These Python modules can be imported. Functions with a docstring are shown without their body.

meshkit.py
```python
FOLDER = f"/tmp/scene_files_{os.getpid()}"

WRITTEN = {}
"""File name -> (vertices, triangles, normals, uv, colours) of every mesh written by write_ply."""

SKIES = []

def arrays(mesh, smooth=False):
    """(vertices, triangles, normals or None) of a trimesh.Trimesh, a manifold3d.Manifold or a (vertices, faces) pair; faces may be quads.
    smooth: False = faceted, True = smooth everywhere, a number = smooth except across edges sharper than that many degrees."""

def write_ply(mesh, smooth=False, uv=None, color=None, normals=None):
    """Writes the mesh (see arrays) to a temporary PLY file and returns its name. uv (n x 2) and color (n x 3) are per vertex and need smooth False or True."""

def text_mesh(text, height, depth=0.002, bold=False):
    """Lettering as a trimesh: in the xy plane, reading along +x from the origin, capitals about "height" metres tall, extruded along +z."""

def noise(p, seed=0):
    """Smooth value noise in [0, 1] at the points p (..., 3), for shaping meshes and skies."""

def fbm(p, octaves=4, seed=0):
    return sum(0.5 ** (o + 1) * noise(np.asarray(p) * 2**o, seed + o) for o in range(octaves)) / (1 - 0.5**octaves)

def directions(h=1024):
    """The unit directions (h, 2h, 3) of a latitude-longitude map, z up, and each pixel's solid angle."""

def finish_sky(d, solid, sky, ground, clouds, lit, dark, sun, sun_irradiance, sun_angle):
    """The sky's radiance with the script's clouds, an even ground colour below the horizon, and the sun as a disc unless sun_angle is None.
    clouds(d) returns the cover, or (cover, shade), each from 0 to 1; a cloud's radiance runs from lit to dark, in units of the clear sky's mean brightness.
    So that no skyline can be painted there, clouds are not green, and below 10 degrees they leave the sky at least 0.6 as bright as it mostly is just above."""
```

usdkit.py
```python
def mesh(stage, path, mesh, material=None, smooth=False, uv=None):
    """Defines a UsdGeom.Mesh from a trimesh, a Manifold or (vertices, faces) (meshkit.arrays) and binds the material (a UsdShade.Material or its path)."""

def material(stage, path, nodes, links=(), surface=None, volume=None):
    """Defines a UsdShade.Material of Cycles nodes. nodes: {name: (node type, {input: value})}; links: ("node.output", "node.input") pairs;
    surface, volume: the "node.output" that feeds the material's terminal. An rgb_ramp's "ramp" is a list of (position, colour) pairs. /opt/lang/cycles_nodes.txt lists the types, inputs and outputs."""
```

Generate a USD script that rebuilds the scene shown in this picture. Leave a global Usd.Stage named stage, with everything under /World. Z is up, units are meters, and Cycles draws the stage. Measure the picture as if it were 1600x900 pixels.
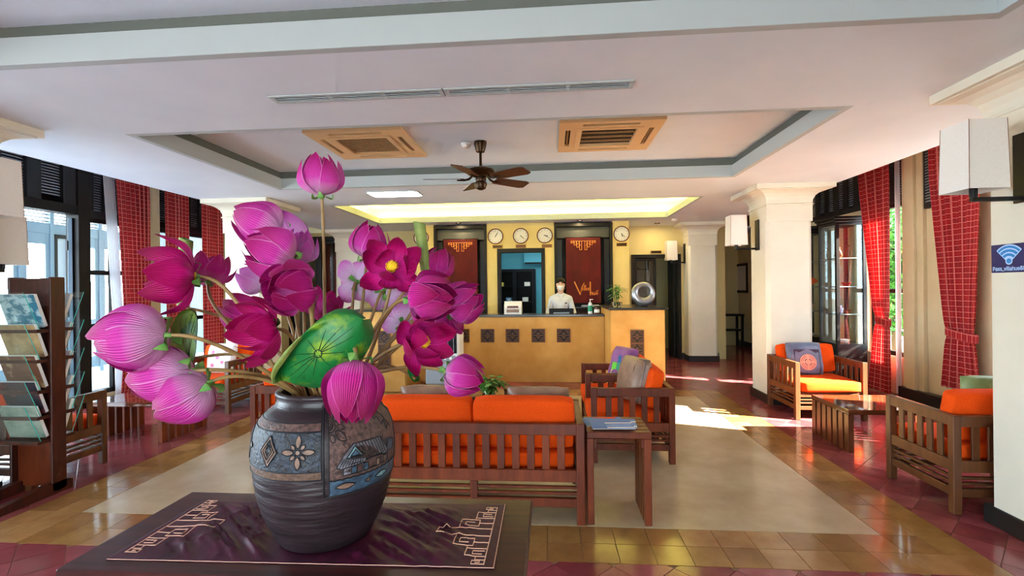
import math, random, numpy as np, trimesh, usdkit, meshkit
import shapely.geometry as sg
from shapely import affinity, union_all
from pxr import Usd, UsdGeom, UsdLux, UsdShade, Gf, Sdf, Vt

stage = Usd.Stage.CreateInMemory()
UsdGeom.Xform.Define(stage, '/World')
UsdGeom.Scope.Define(stage, '/World/Looks')
random.seed(7)
rng = np.random.default_rng(7)
PI = math.pi

# ------------------------------------------------------------------ camera, sky, sun, exposure
EXPOSURE = 0.1
YAW, ROLL, FPX = math.atan(61 / 756), 0.011, 756.0
cam = UsdGeom.Camera.Define(stage, '/World/camera')
_r = np.array([math.cos(YAW), math.sin(YAW), 0]); _f = np.array([-math.sin(YAW), math.cos(YAW), 0]); _u = np.array([0, 0, 1.0])
_R = math.cos(ROLL) * _r - math.sin(ROLL) * _u
_U = math.sin(ROLL) * _r + math.cos(ROLL) * _u
_m = np.eye(4); _m[0, :3] = _R; _m[1, :3] = _U; _m[2, :3] = -_f; _m[3, :3] = (0, 0, 1.5)
cam.AddTransformOp().Set(Gf.Matrix4d(*_m.ravel().tolist()))
cam.CreateHorizontalApertureAttr(36.0); cam.CreateVerticalApertureAttr(20.25)
cam.CreateFocalLengthAttr(36.0 * FPX / 1600); cam.CreateClippingRangeAttr((0.05, 500.0))
cam.CreateExposureAttr(EXPOSURE)

sky = UsdLux.DomeLight.Define(stage, '/World/sky')
sky.CreateColorAttr((0.70, 0.88, 1.0)); sky.CreateIntensityAttr(5.0)
sun = UsdLux.DistantLight.Define(stage, '/World/sun')
SUN = np.array([-0.80, 0.27, -0.50])
sun.CreateIntensityAttr(36.0); sun.CreateNormalizeAttr(True); sun.CreateAngleAttr(0.6); sun.CreateColorAttr((1.0, 0.86, 0.66))
def aim(prim, pos, direction):
    d = np.asarray(direction, float); d /= np.linalg.norm(d)
    x = np.cross([0, 1.0, 0.0] if abs(d[2]) > .9 else [0, 0, 1.0], -d); x /= np.linalg.norm(x); y = np.cross(-d, x)
    m = np.eye(4); m[0, :3] = x; m[1, :3] = y; m[2, :3] = -d; m[3, :3] = pos
    UsdGeom.Xformable(prim).AddTransformOp().Set(Gf.Matrix4d(*m.ravel().tolist()))
aim(sun, (0, 0, 0), SUN)

# ------------------------------------------------------------------ materials
def lin(c):
    c = np.asarray(c, float) / 255
    return tuple(np.where(c <= .04045, c / 12.92, ((c + .055) / 1.055) ** 2.4))
LOOK = {}
def mat(name, rgb, rough=.5, rgb2=None, scale=(6, 6, 6), lo=.35, hi=.65, bump=0, bscale=None, space='object', detail=4, **kw):
    n = {'p': ('principled_bsdf', dict(base_color=lin(rgb), roughness=rough, **kw))}
    l = []
    if rgb2 is not None or bump:
        n['tc'] = ('geometry', {}) if space == 'world' else ('texture_coordinate', {})
        src = 'tc.position' if space == 'world' else 'tc.object'
        n['mp'] = ('mapping', dict(scale=scale)); n['ns'] = ('noise_texture', dict(scale=1.0, detail=detail, roughness=.6))
        l += [(src, 'mp.vector'), ('mp.vector', 'ns.vector')]
    if rgb2 is not None:
        n['rp'] = ('rgb_ramp', dict(ramp=[(0, lin(rgb)), (lo, lin(rgb)), (hi, lin(rgb2)), (1, lin(rgb2))]))
        l += [('ns.fac', 'rp.fac'), ('rp.color', 'p.base_color')]
    if bump:
        h = 'ns.fac'
        if bscale is not None:
            n['m2'] = ('mapping', dict(scale=bscale)); n['n2'] = ('noise_texture', dict(scale=1.0, detail=4.0)); h = 'n2.fac'
            l += [(src, 'm2.vector'), ('m2.vector', 'n2.vector')]
        n['bp'] = ('bump', dict(strength=min(bump, 1.0), distance=.01 * max(bump, 1)))
        l += [(h, 'bp.height'), ('bp.normal', 'p.normal')]
    LOOK[name] = usdkit.material(stage, '/World/Looks/' + name, n, l, surface='p.BSDF')
    return LOOK[name]
def glow(name, rgb, strength):
    LOOK[name] = usdkit.material(stage, '/World/Looks/' + name, {'e': ('emission', dict(color=lin(rgb), strength=strength))}, surface='e.emission')
def pane(name, tint=(1, 1, 1), rough=0.02, base=.04, edge=.7):
    """clear sheet: see-through, with a reflection that grows towards grazing view"""
    LOOK[name] = usdkit.material(stage, '/World/Looks/' + name, {'t': ('transparent_bsdf', dict(color=tint)), 'g': ('glossy_bsdf', dict(color=(1, 1, 1), roughness=rough)), 'f': ('layer_weight', dict(blend=.5)),
        'w': ('math', dict(math_type='power', value2=5.0)), 'a': ('math', dict(math_type='multiply_add', value2=edge, value3=base)), 'x': ('mix_closure', {})},
        [('f.facing', 'w.value1'), ('w.value', 'a.value1'), ('a.value', 'x.fac'), ('t.BSDF', 'x.closure1'), ('g.BSDF', 'x.closure2')], surface='x.closure')

mat('ceiling_paint', (226, 233, 242), .7, (219, 227, 237), (1.5,) * 3, space='world')
mat('rim_paint', (180, 190, 192), .6)
mat('band_paint', (104, 110, 104), .6)
mat('wall_paint', (226, 210, 170), .7, (218, 200, 158), (2,) * 3, space='world')
mat('yellow_wall', (236, 212, 138), .65, (228, 202, 126), (2,) * 3, space='world')
mat('column_paint', (226, 220, 202), .6, (219, 212, 194), (2,) * 3, space='world')
mat('hall_wall', (212, 196, 140), .7)
mat('black_wood', (20, 17, 15), .5, (30, 24, 20), (30, 30, 3), specular_ior_level=.25)
mat('black_gloss', (14, 14, 16), .35, specular_ior_level=.3)
mat('baseboard_black', (22, 22, 24), .4)
mat('dark_wood', (110, 46, 20), .4, (84, 33, 13), (16, 16, 3), bump=.05, specular_ior_level=.3)
mat('dark_wood_b', (126, 56, 26), .4, (98, 41, 18), (16, 16, 3), bump=.05, specular_ior_level=.3)
mat('mid_wood', (100, 58, 30), .4, (80, 44, 21), (16, 16, 3), bump=.05)
mat('mid_wood_b', (112, 67, 36), .4, (92, 53, 27), (16, 16, 3), bump=.05)
mat('red_wood', (110, 50, 26), .35, (76, 32, 16), (40, 40, 5), bump=.05)
mat('red_wood_b', (106, 55, 30), .35, (74, 36, 20), (40, 40, 5), bump=.05)
mat('table_wood', (74, 34, 32), .3, (54, 24, 24), (3, 40, 3), specular_ior_level=.25)
mat('orange_fabric', (236, 80, 5), .9, (226, 70, 3), (120,) * 3, bump=.08, specular_ior_level=.2)
mat('blue_frame', (122, 146, 164), .5)
mat('louver_grey', (92, 100, 104), .5)
mat('shutter_black', (20, 19, 20), .4)
mat('shutter_slat', (150, 158, 166), .5)
mat('white_plastic', (240, 241, 241), .35)
mat('grey_plastic', (150, 160, 170), .4)
mat('dark_plastic', (14, 15, 17), .5, specular_ior_level=.25)
mat('cassette_tan', (226, 188, 136), .5)
mat('cassette_dark', (38, 26, 14), .7)
mat('cassette_filter', (162, 126, 82), .8, (136, 104, 64), (60, 60, 60))
mat('shade_linen', (236, 230, 222), .8, (226, 218, 208), (200, 200, 200))
mat('bronze', (64, 48, 34), .32, metallic=.9)
mat('fan_wood', (86, 40, 20), .35, (60, 26, 14), (8, 60, 60))
mat('chrome', (200, 202, 206), .2, metallic=1.0)
mat('silver', (176, 178, 184), .28, metallic=.85)
mat('brass', (176, 132, 58), .35, metallic=.7)
mat('stucco', (216, 166, 90), .75, (192, 138, 62), (1.6,) * 3, bump=.1, bscale=(14,) * 3, space='world', detail=6)
mat('granite', (34, 33, 34), .2, (52, 51, 50), (90,) * 3)
mat('carved_wood', (104, 64, 36), .5)
mat('carved_dark', (26, 14, 10), .6)
mat('banner_red', (88, 2, 7), .9, (72, 1, 5), (4, 4, 2), bump=.3, bscale=(3, 3, 1.0))
mat('banner_gold', (206, 124, 44), .7)
mat('clock_face', (240, 236, 226), .5)
mat('ink_black', (22, 20, 20), .5)
mat('blue_room', (98, 190, 214), .7)
mat('cabinet_navy', (9, 13, 23), .5, specular_ior_level=.2)
mat('paper_white', (236, 236, 232), .7)
mat('brochure_blue', (44, 110, 190), .4, (150, 190, 226), (14, 26, 10), .45, .55)
mat('tan_tile_a', (172, 128, 82), .15, (150, 106, 62), (5,) * 3, space='world', bump=.03)
mat('tan_tile_b', (160, 118, 68), .15, (142, 102, 54), (5,) * 3, space='world', bump=.03)
mat('tan_tile_c', (152, 108, 62), .15, (134, 92, 50), (5,) * 3, space='world', bump=.03)
mat('red_tile_a', (146, 68, 74), .15, (126, 56, 62), (5,) * 3, space='world', bump=.03)
mat('red_tile_b', (134, 58, 64), .15, (116, 48, 54), (5,) * 3, space='world', bump=.03)
mat('red_tile_c', (154, 78, 84), .15, (136, 64, 70), (5,) * 3, space='world', bump=.03)
mat('cream_stone', (194, 172, 140), .24, (176, 152, 118), (3,) * 3, space='world', bump=.02, detail=8)
mat('grout', (124, 86, 64), .7)
mat('ground_pave', (146, 150, 154), .8)
mat('white_render', (196, 210, 224), .8)
mat('leaf_green', (62, 128, 44), .5, (96, 160, 60), (9,) * 3)
mat('leaf_dark', (34, 92, 36), .45, (70, 140, 56), (30,) * 3)
mat('bark', (84, 66, 48), .8)
mat('water_glass', (232, 246, 240), .03, transmission_weight=1.0)
pane('window_pane'); pane('case_pane', (.93, .97, .97)); pane('acrylic', (.93, .985, .98), .05, .06)
pane('mirror_pane', (.30, .32, .34), .02, .10)
glow('led_strip', (255, 216, 92), 110.0)
glow('ceiling_lamp', (255, 252, 244), 20.0)  # emission for the patch of reflected sun on the ceiling
glow('bulb', (255, 236, 200), 6.0)

# ------------------------------------------------------------------ mesh building
_c = []
for sx in (-1, 1):
    for sy in (-1, 1):
        for sz in (-1, 1):
            for k in range(3):
                _c.append((sx, sy, sz, k))
_S = np.array([c[:3] for c in _c], float); _K = np.array([[0 if k == c[3] else 1 for k in range(3)] for c in _c], float)
_BF = trimesh.convex.convex_hull(_S * (1 - .3 * _K))
def _canon():
    hull = trimesh.convex.convex_hull(_S * (1 - .3 * _K))
    idx = [int(np.argmin(np.linalg.norm(_S * (1 - .3 * _K) - v, axis=1))) for v in hull.vertices]
    return np.array(idx)[hull.faces]
_BF = _canon()
PLAIN = np.array([[0, 1, 3], [0, 3, 2], [4, 6, 7], [4, 7, 5], [0, 4, 5], [0, 5, 1], [2, 3, 7], [2, 7, 6], [0, 2, 6], [0, 6, 4], [1, 5, 7], [1, 7, 3]])
_S8 = np.array([[x, y, z] for x in (-1, 1) for y in (-1, 1) for z in (-1, 1)], float)

class MB:
    """Collects shapes that become one mesh."""
    def __init__(s): s.v, s.f, s.n = [], [], 0
    def add(s, v, f):
        v = np.asarray(v, float); f = np.asarray(f, int)
        if f.shape[1] == 4: f = np.vstack([f[:, [0, 1, 2]], f[:, [0, 2, 3]]])
        s.v.append(v); s.f.append(f + s.n); s.n += len(v); return s
    def box(s, x0, x1, y0, y1, z0, z1, c=.003):
        lo = np.minimum([x0, y0, z0], [x1, y1, z1]); hi = np.maximum([x0, y0, z0], [x1, y1, z1])
        h = (hi - lo) / 2; m = (hi + lo) / 2
        if c <= 0: return s.add(m + _S8 * h, PLAIN)
        c = min(c, h.min() * .8)
        return s.add(m + _S * (h - c * _K), _BF)
    def obox(s, m, h, ax, c=.003):
        """box with centre m, half sizes h, axes as rows ax"""
        h = np.asarray(h, float); c = min(c, h.min() * .8)
        return s.add(np.asarray(m) + (_S * (h - c * _K)) @ np.asarray(ax, float), _BF)
    def bar(s, a, b, w, t, upv=(0, 0, 1), c=.002):
        a, b = np.asarray(a, float), np.asarray(b, float); d = b - a; L = np.linalg.norm(d); d /= L
        y = np.cross(upv, d); y /= np.linalg.norm(y); z = np.cross(d, y)
        return s.obox((a + b) / 2, (L / 2, w / 2, t / 2), [d, y, z], c)
    def tm(s, t): return s.add(t.vertices, t.faces)
    def lathe(s, prof, n=32, at=(0, 0, 0), cap=True):
        p = np.asarray(prof, float); a = np.arange(n) * 2 * PI / n
        v = np.stack([p[:, None, 0] * np.cos(a), p[:, None, 0] * np.sin(a), np.repeat(p[:, 1:2], n, 1)], -1).reshape(-1, 3) + at
        i, j = np.meshgrid(np.arange(len(p) - 1), np.arange(n), indexing='ij'); j2 = (j + 1) % n
        f = np.stack([i * n + j, i * n + j2, (i + 1) * n + j2, (i + 1) * n + j], -1).reshape(-1, 4)
        s.add(v, f)
        if cap:
            for k, r in ((0, -1), (len(p) - 1, 1)):
                if p[k, 0] > 1e-6:
                    ring = v[k * n:(k + 1) * n]; vv = np.vstack([ring, [np.array([0, 0, p[k, 1]]) + at]])
                    ff = [[q, (q + 1) % n, n][::r] for q in range(n)]
                    s.add(vv, ff)
        return s
    def tube(s, pts, rad, n=8, cap=True):
        p = np.asarray(pts, float); r = np.broadcast_to(np.asarray(rad, float), (len(p),))
        t = np.gradient(p, axis=0); t /= np.linalg.norm(t, axis=1, keepdims=True) + 1e-12
        a = np.cross(t[0], [0, 0, 1.0] if abs(t[0][2]) < .9 else [1.0, 0, 0]); a /= np.linalg.norm(a); A = []
        for k in range(len(p)):
            a = a - t[k] * (a @ t[k]); a /= np.linalg.norm(a) + 1e-12; A.append(a)
        A = np.array(A); B = np.cross(t, A); w = np.arange(n) * 2 * PI / n
        v = p[:, None] + r[:, None, None] * (np.cos(w)[None, :, None] * A[:, None] + np.sin(w)[None, :, None] * B[:, None])
        i, j = np.meshgrid(np.arange(len(p) - 1), np.arange(n), indexing='ij'); j2 = (j + 1) % n
        f = np.stack([i * n + j, i * n + j2, (i + 1) * n + j2, (i + 1) * n + j], -1).reshape(-1, 4)
        s.add(v.reshape(-1, 3), f)
        if cap:
            for k, d in ((0, -1), (len(p) - 1, 1)):
                vv = np.vstack([v[k], p[k:k + 1]]); s.add(vv, [[q, (q + 1) % n, n][::d] for q in range(n)])
        return s
    def prism(s, poly, z0, z1, M=None):
        for g in getattr(poly, 'geoms', [poly]):
            if g.is_empty or g.area < 1e-9: continue
            t = trimesh.creation.extrude_polygon(g, abs(z1 - z0), engine='earcut'); v = np.array(t.vertices); v[:, 2] += min(z0, z1)
            if M is not None: v = v @ np.asarray(M)[:3, :3].T + np.asarray(M)[:3, 3]
            s.add(v, t.faces)
        return s
    def get(s): return np.vstack(s.v), np.vstack(s.f)
    def move(s, M):
        M = np.asarray(M, float); s.v = [v @ M[:3, :3].T + M[:3, 3] for v in s.v]; return s
def bx(*a, **k): return MB().box(*a, **k)
def frameM(o, x, y, z):
    m = np.eye(4); m[:3, 0] = x; m[:3, 1] = y; m[:3, 2] = z; m[:3, 3] = o; return m
def wallM(o, facing):
    """2-D drawing (x right, y up, extruded towards the viewer) on a wall that faces -Y, +X or -X"""
    x = {'-y': (1, 0, 0), '-x': (0, -1, 0), '+x': (0, 1, 0), '+y': (-1, 0, 0)}[facing]
    return frameM(o, x, (0, 0, 1), np.cross(x, (0, 0, 1)))

COUNT = {}
def numbered(parent, name):
    k = COUNT.get((parent, name), 0); COUNT[(parent, name)] = k + 1
    return name if k == 0 else '%s_%03d' % (name, k)
def tag(o, label=None, cat=None, group=None, kind=None):
    p = o.GetPrim() if hasattr(o, 'GetPrim') else o
    for k, v in (('label', label), ('category', cat), ('group', group), ('kind', kind)):
        if v: p.SetCustomDataByKey(k, v)
    return p
def thing(name, label, cat, loc=(0, 0, 0), rotz=0, group=None):
    x = UsdGeom.Xform.Define(stage, '/World/' + numbered('', name))
    x.AddTranslateOp().Set(Gf.Vec3d(*map(float, loc)))
    if rotz: x.AddRotateZOp().Set(float(rotz))
    return tag(x, label, cat, group)
def obj(name, mesh, m, parent=None, smooth=False, uv=None, label=None, cat=None, group=None, kind=None):
    root = str(parent.GetPath()) if parent is not None else '/World'
    if isinstance(mesh, MB): mesh = mesh.get()
    o = usdkit.mesh(stage, root + '/' + numbered(root if parent is not None else '', name), mesh, LOOK[m] if isinstance(m, str) else m, smooth=smooth, uv=uv)
    return tag(o, label, cat, group, kind)
def struct(name, mesh, m, parent=None, **k):
    return obj(name, mesh, m, parent, kind='structure' if parent is None else None, **k)
def dup(root, loc, rotz=0, label=None, group=None):
    was = root.GetCustomData(); base = root.GetName().rsplit('_', 1)
    name = base[0] if base[-1].isdigit() else root.GetName()
    x = UsdGeom.Xform.Define(stage, '/World/' + numbered('', name)); p = x.GetPrim()
    p.GetReferences().AddInternalReference(root.GetPath()); p.SetInstanceable(True)
    x.ClearXformOpOrder()
    x.GetPrim().CreateAttribute('xformOp:translate', Sdf.ValueTypeNames.Double3).Set(Gf.Vec3d(*map(float, loc)))
    x.GetPrim().CreateAttribute('xformOp:rotateZ', Sdf.ValueTypeNames.Float).Set(float(rotz))
    x.GetPrim().GetAttribute('xformOpOrder').Set(Vt.TokenArray(['xformOp:translate', 'xformOp:rotateZ']))
    return tag(p, label or was.get('label'), was['category'], group or was.get('group'))
def mx(x): return -1.24 - x          # the room is symmetrical about x = -0.62

# ================================================================== the room
H = 2.75            # soffit height
XL, XR = -6.05, 4.70
TX0, TX1 = -3.30, 2.08

# ---- floor: grout bed, cream field and every tile that shows
fl = struct('floor', bx(XL - .3, XR + .3, -3.6, 14.2, -.12, -.006, 0), 'grout')
CX0, CX1, CY0, CY1 = -3.22, 1.95, 3.06, 6.75
BX0, BX1, BY0, BY1 = CX0 - .4, CX1 + .4, 2.66, 7.15
obj('cream_panel', bx(CX0 + .002, CX1 - .002, CY0 + .002, CY1 - .002, -.05, 0, .0015), 'cream_stone', fl, label='large cream stone field')
def tile_mesh(pts, mb):
    p = sg.Polygon(pts); q = p.buffer(-.0016, join_style=2)
    if q.is_empty or q.area < 4e-4: return False
    for g in getattr(q, 'geoms', [q]):
        o = np.array(g.exterior.coords)[:-1]
        if not g.exterior.is_ccw: o = o[::-1]
        n = len(o); c = o.mean(0); i = c + (o - c) * (1 - .0022 / max(.03, np.linalg.norm(o - c, axis=1).min()))
        v = np.vstack([np.c_[o, np.full(n, -.02)], np.c_[o, np.full(n, -.0005)], np.c_[i, np.zeros(n)], [[*c, 0]]])
        f = []
        for k in range(n):
            k2 = (k + 1) % n
            f += [[k, k2, n + k2], [k, n + k2, n + k], [n + k, n + k2, 2 * n + k2], [n + k, 2 * n + k2, 2 * n + k], [2 * n + k, 2 * n + k2, 3 * n]]
        mb.add(v, f)
    return True
tiles = []          # (size in view, polygon, colour)
def view_size(p):
    c = np.array([*np.mean(p, 0), 0.0]) - (0, 0, 1.5); t = c @ _f
    if t < .8: return 0
    x = 800 + FPX * (c @ _R) / t; y = 450 - FPX * (c @ _U) / t
    if not (-30 < x < 1630 and y < 930): return 0
    if 290 < x < 825 and y > 790: return 0
    return 1.0 / t ** 3
def tan_area(x0, x1, y0, y1):
    nx, ny = round((x1 - x0) / .2), round((y1 - y0) / .2)
    xs, ys = np.linspace(x0, x1, nx + 1), np.linspace(y0, y1, ny + 1)
    for a in range(nx):
        for b in range(ny):
            tiles.append([[(xs[a], ys[b]), (xs[a + 1], ys[b]), (xs[a + 1], ys[b + 1]), (xs[a], ys[b + 1])], 'tan'])
tan_area(BX0, BX1, BY0, CY0); tan_area(BX0, BX1, CY1, BY1); tan_area(BX0, CX0, CY0, CY1); tan_area(CX1, BX1, CY0, CY1)
red_zone = sg.box(XL, -3.5, XR, 14.0) - sg.box(BX0, BY0, BX1, BY1)
d = .225
for i in range(-70, 110):
    for j in range(-70, 110):
        c = np.array([(i - j) * d / math.sqrt(2), (i + j) * d / math.sqrt(2) + 1.2])
        if not (XL - .3 < c[0] < XR + .3 and 1.2 < c[1] < 14.1): continue
        r = d / math.sqrt(2)
        P = sg.Polygon([(c[0], c[1] - r), (c[0] + r, c[1]), (c[0], c[1] + r), (c[0] - r, c[1])]).intersection(red_zone)
        for g in getattr(P, 'geoms', [P]):
            if g.geom_type == 'Polygon' and g.area > 8e-4: tiles.append([list(g.exterior.coords)[:-1], 'red'])
tiles.sort(key=lambda t: -view_size(t[0]))
stuff = {}
for k, (p, col) in enumerate(tiles):
    m = '%s_tile_%s' % (col, 'abc'[int(rng.integers(3))])
    if k < 300 and view_size(p) > 0:
        mb = MB()
        if tile_mesh(p, mb): obj('tile', mb, m, fl)
    else:
        tile_mesh(p, stuff.setdefault(m, MB()))
for m, mb in stuff.items():
    obj('tile', mb, m, fl, kind='stuff', label='floor tiles too far off to tell apart')
struct('floor', bx(XL - .3, XR + .3, -3.6, 1.15, -.05, 0, 0), 'red_tile_a')
struct('porch_roof', bx(-6, 5, -8.5, -3.61, 3.0, 3.1, 0), 'white_render')  # unseen slab added to keep the sun off the ground behind the camera
struct('ground', bx(-40, 40, -40, 40, -.3, -.13, 0), 'ground_pave')

# ---- ceiling
def ring_poly(x0, x1, y0, y1, holes): 
    p = sg.box(x0, y0, x1, y1)
    for h in holes: p = p - sg.box(h[0], h[2], h[1], h[3])
    return p
NEAR = (TX0, TX1, -.9, 2.42); MID = (TX0, TX1, 3.62, 5.72); COVE = (-3.22, 2.10, 6.98, 8.92)
SX0, SX1, SY1 = -4.75, 3.52, 12.6
ce = struct('ceiling', MB().prism(ring_poly(SX0, SX1, -3.6, SY1, [NEAR, MID, COVE]), H, H + .045), 'ceiling_paint')
def tray(h, rim, band, top, m='ceiling_paint'):
    x0, x1, y0, y1 = h; e = .04
    for (a0, a1, b0, b1) in ((x0 - .05, x0 + .004, y0 - .05, y1 + .05), (x1 - .004, x1 + .05, y0 - .05, y1 + .05), (x0 + .004, x1 - .004, y0 - .05, y0 + .004), (x0 + .004, x1 - .004, y1 - .004, y1 + .05)):
        obj('tray_rim', bx(a0, a1, b0, b1, H - .0015, H + rim, .002), 'rim_paint', ce)
    for (a0, a1, b0, b1) in ((x0 - e - .05, x0 - e, y0 - e, y1 + e), (x1 + e, x1 + e + .05, y0 - e, y1 + e), (x0 - e, x1 + e, y0 - e - .05, y0 - e), (x0 - e, x1 + e, y1 + e, y1 + e + .05)):
        obj('tray_band', bx(a0, a1, b0, b1, H + rim + .001, top, 0), band, ce, label='grey green cornice band')
    obj('tray_top', bx(x0 - .12, x1 + .12, y0 - .12, y1 + .12, top, top + .04, 0), m, ce)
tray(NEAR, .15, 'band_paint', 2.98); tray(MID, .13, 'band_paint', 2.97)
x0, x1, y0, y1 = COVE
for (a0, a1, b0, b1) in ((x0 - .04, x0 + .004, y0 - .04, y1 + .04), (x1 - .004, x1 + .04, y0 - .04, y1 + .04), (x0 + .004, x1 - .004, y0 - .04, y0 + .004), (x0 + .004, x1 - .004, y1 - .004, y1 + .04)):
    obj('cove_rim', bx(a0, a1, b0, b1, H - .0015, H + .10, .002), 'rim_paint', ce)
for (a0, a1, b0, b1) in ((x0 - .3, x0 - .26, y0 - .3, y1 + .3), (x1 + .26, x1 + .3, y0 - .3, y1 + .3), (x0 - .26, x1 + .26, y0 - .3, y0 - .26), (x0 - .26, x1 + .26, y1 + .26, y1 + .3)):
    obj('cove_wall', bx(a0, a1, b0, b1, H + .045, 3.06, 0), 'rim_paint', ce)
obj('cove_top', bx(x0 - .3, x1 + .3, y0 - .3, y1 + .3, 3.06, 3.1, 0), 'rim_paint', ce)
for (a0, a1, b0, b1) in ((x0 - .16, x0 - .12, y0 - .1, y1 + .1), (x1 + .12, x1 + .16, y0 - .1, y1 + .1), (x0 - .1, x1 + .1, y0 - .16, y0 - .12), (x0 - .1, x1 + .1, y1 + .12, y1 + .16)):
    obj('cove_light', bx(a0, a1, b0, b1, H + .06, H + .09, .004), 'led_strip', ce, label='glowing yellow strip light behind the cove rim')
HB = 3.35           # side bays are higher
obj('bay_ceiling', bx(XL, SX0, -3.6, 12.6, HB, HB + .05, 0), 'ceiling_paint', ce)
obj('bay_ceiling', bx(SX1, XR, -3.6, 12.6, HB, HB + .05, 0), 'ceiling_paint', ce)
obj('bay_fascia', bx(SX0 - .001, SX0 + .06, -3.6, 12.6, H + .046, HB, 0), 'ceiling_paint', ce)
obj('bay_fascia', bx(SX1 - .06, SX1 + .001, -3.6, 12.6, H + .046, HB, 0), 'ceiling_paint', ce)
obj('roof_slab', bx(XL - .3, XR + .3, -3.6, 14.2, HB + .06, HB + .3, 0), 'ceiling_paint', ce)

# ---- columns with chamfered shafts, capitals and black skirting
def column(cx, y0, w=.56, dp=.52, name='column'):
    c = .045; x0, x1, y1 = cx - w / 2, cx + w / 2, y0 + dp
    st = struct(name, MB().prism(sg.Polygon([(x0 + c, y0), (x1 - c, y0), (x1, y0 + c), (x1, y1 - c), (x1 - c, y1), (x0 + c, y1), (x0, y1 - c), (x0, y0 + c)]), 0, 2.30), 'column_paint')
    obj('necking', bx(x0, x1, y0, y1, 2.30, 2.52, .002), 'column_paint', st)
    prof = [(0, 2.505), (.012, 2.508), (.012, 2.522), (0, 2.53), (.004, 2.57), (.022, 2.615), (.058, 2.65), (.10, 2.672), (.155, 2.682), (.155, 2.688), (.185, 2.69), (.185, 2.749), (0, 2.749)]
    P = np.array(prof); n = len(P); v, f = [], []
    for (sx, sy) in ((-1, -1), (1, -1), (1, 1), (-1, 1)):
        for o, z in P: v.append((cx + sx * (w / 2 + o), (y0 + y1) / 2 + sy * (dp / 2 + o), z))
    for k in range(4):
        for i in range(n - 1):
            a, b = k * n + i, ((k + 1) % 4) * n + i
            f.append([a, b, b + 1, a + 1])
    obj('capital', MB().add(v, f), 'column_paint', st)
    b = .016
    obj('baseboard', bx(x0 - b, x1 + b, y0 - b, y1 + b, 0, .115, .006), 'baseboard_black', st)
    return st
for y0 in (2.75, 6.35, 9.84):
    column(3.0, y0)
    column(mx(3.0) - (.10 if y0 < 3 else 0), y0 - (.03 if y0 < 3 else 0))

# ---- walls
def wall(name, b, m, **k): return struct(name, bx(*b, 0), m, **k)
# left side: glazed doors, then curtained windows
wl = struct('wall_left', MB().box(XL - .2, XL, -3.6, -3.0, 0, HB, 0).box(XL - .2, XL, 6.70, 7.0, 0, HB, 0).box(XL - .2, XL, 8.3, 12.6, 0, HB, 0).box(XL - .2, XL, -.6, .1, 0, HB, 0), 'wall_paint')
obj('pilaster', bx(XL, XL + .06, 6.72, 6.99, 0, HB, .004), 'wall_paint', wl)
obj('sill_wall', bx(XL - .2, XL, 5.86, 6.7, 0, .12, 0), 'wall_paint', wl); obj('sill_wall', bx(XL - .2, XL, 7.0, 8.3, 0, .12, 0), 'wall_paint', wl)
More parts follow.
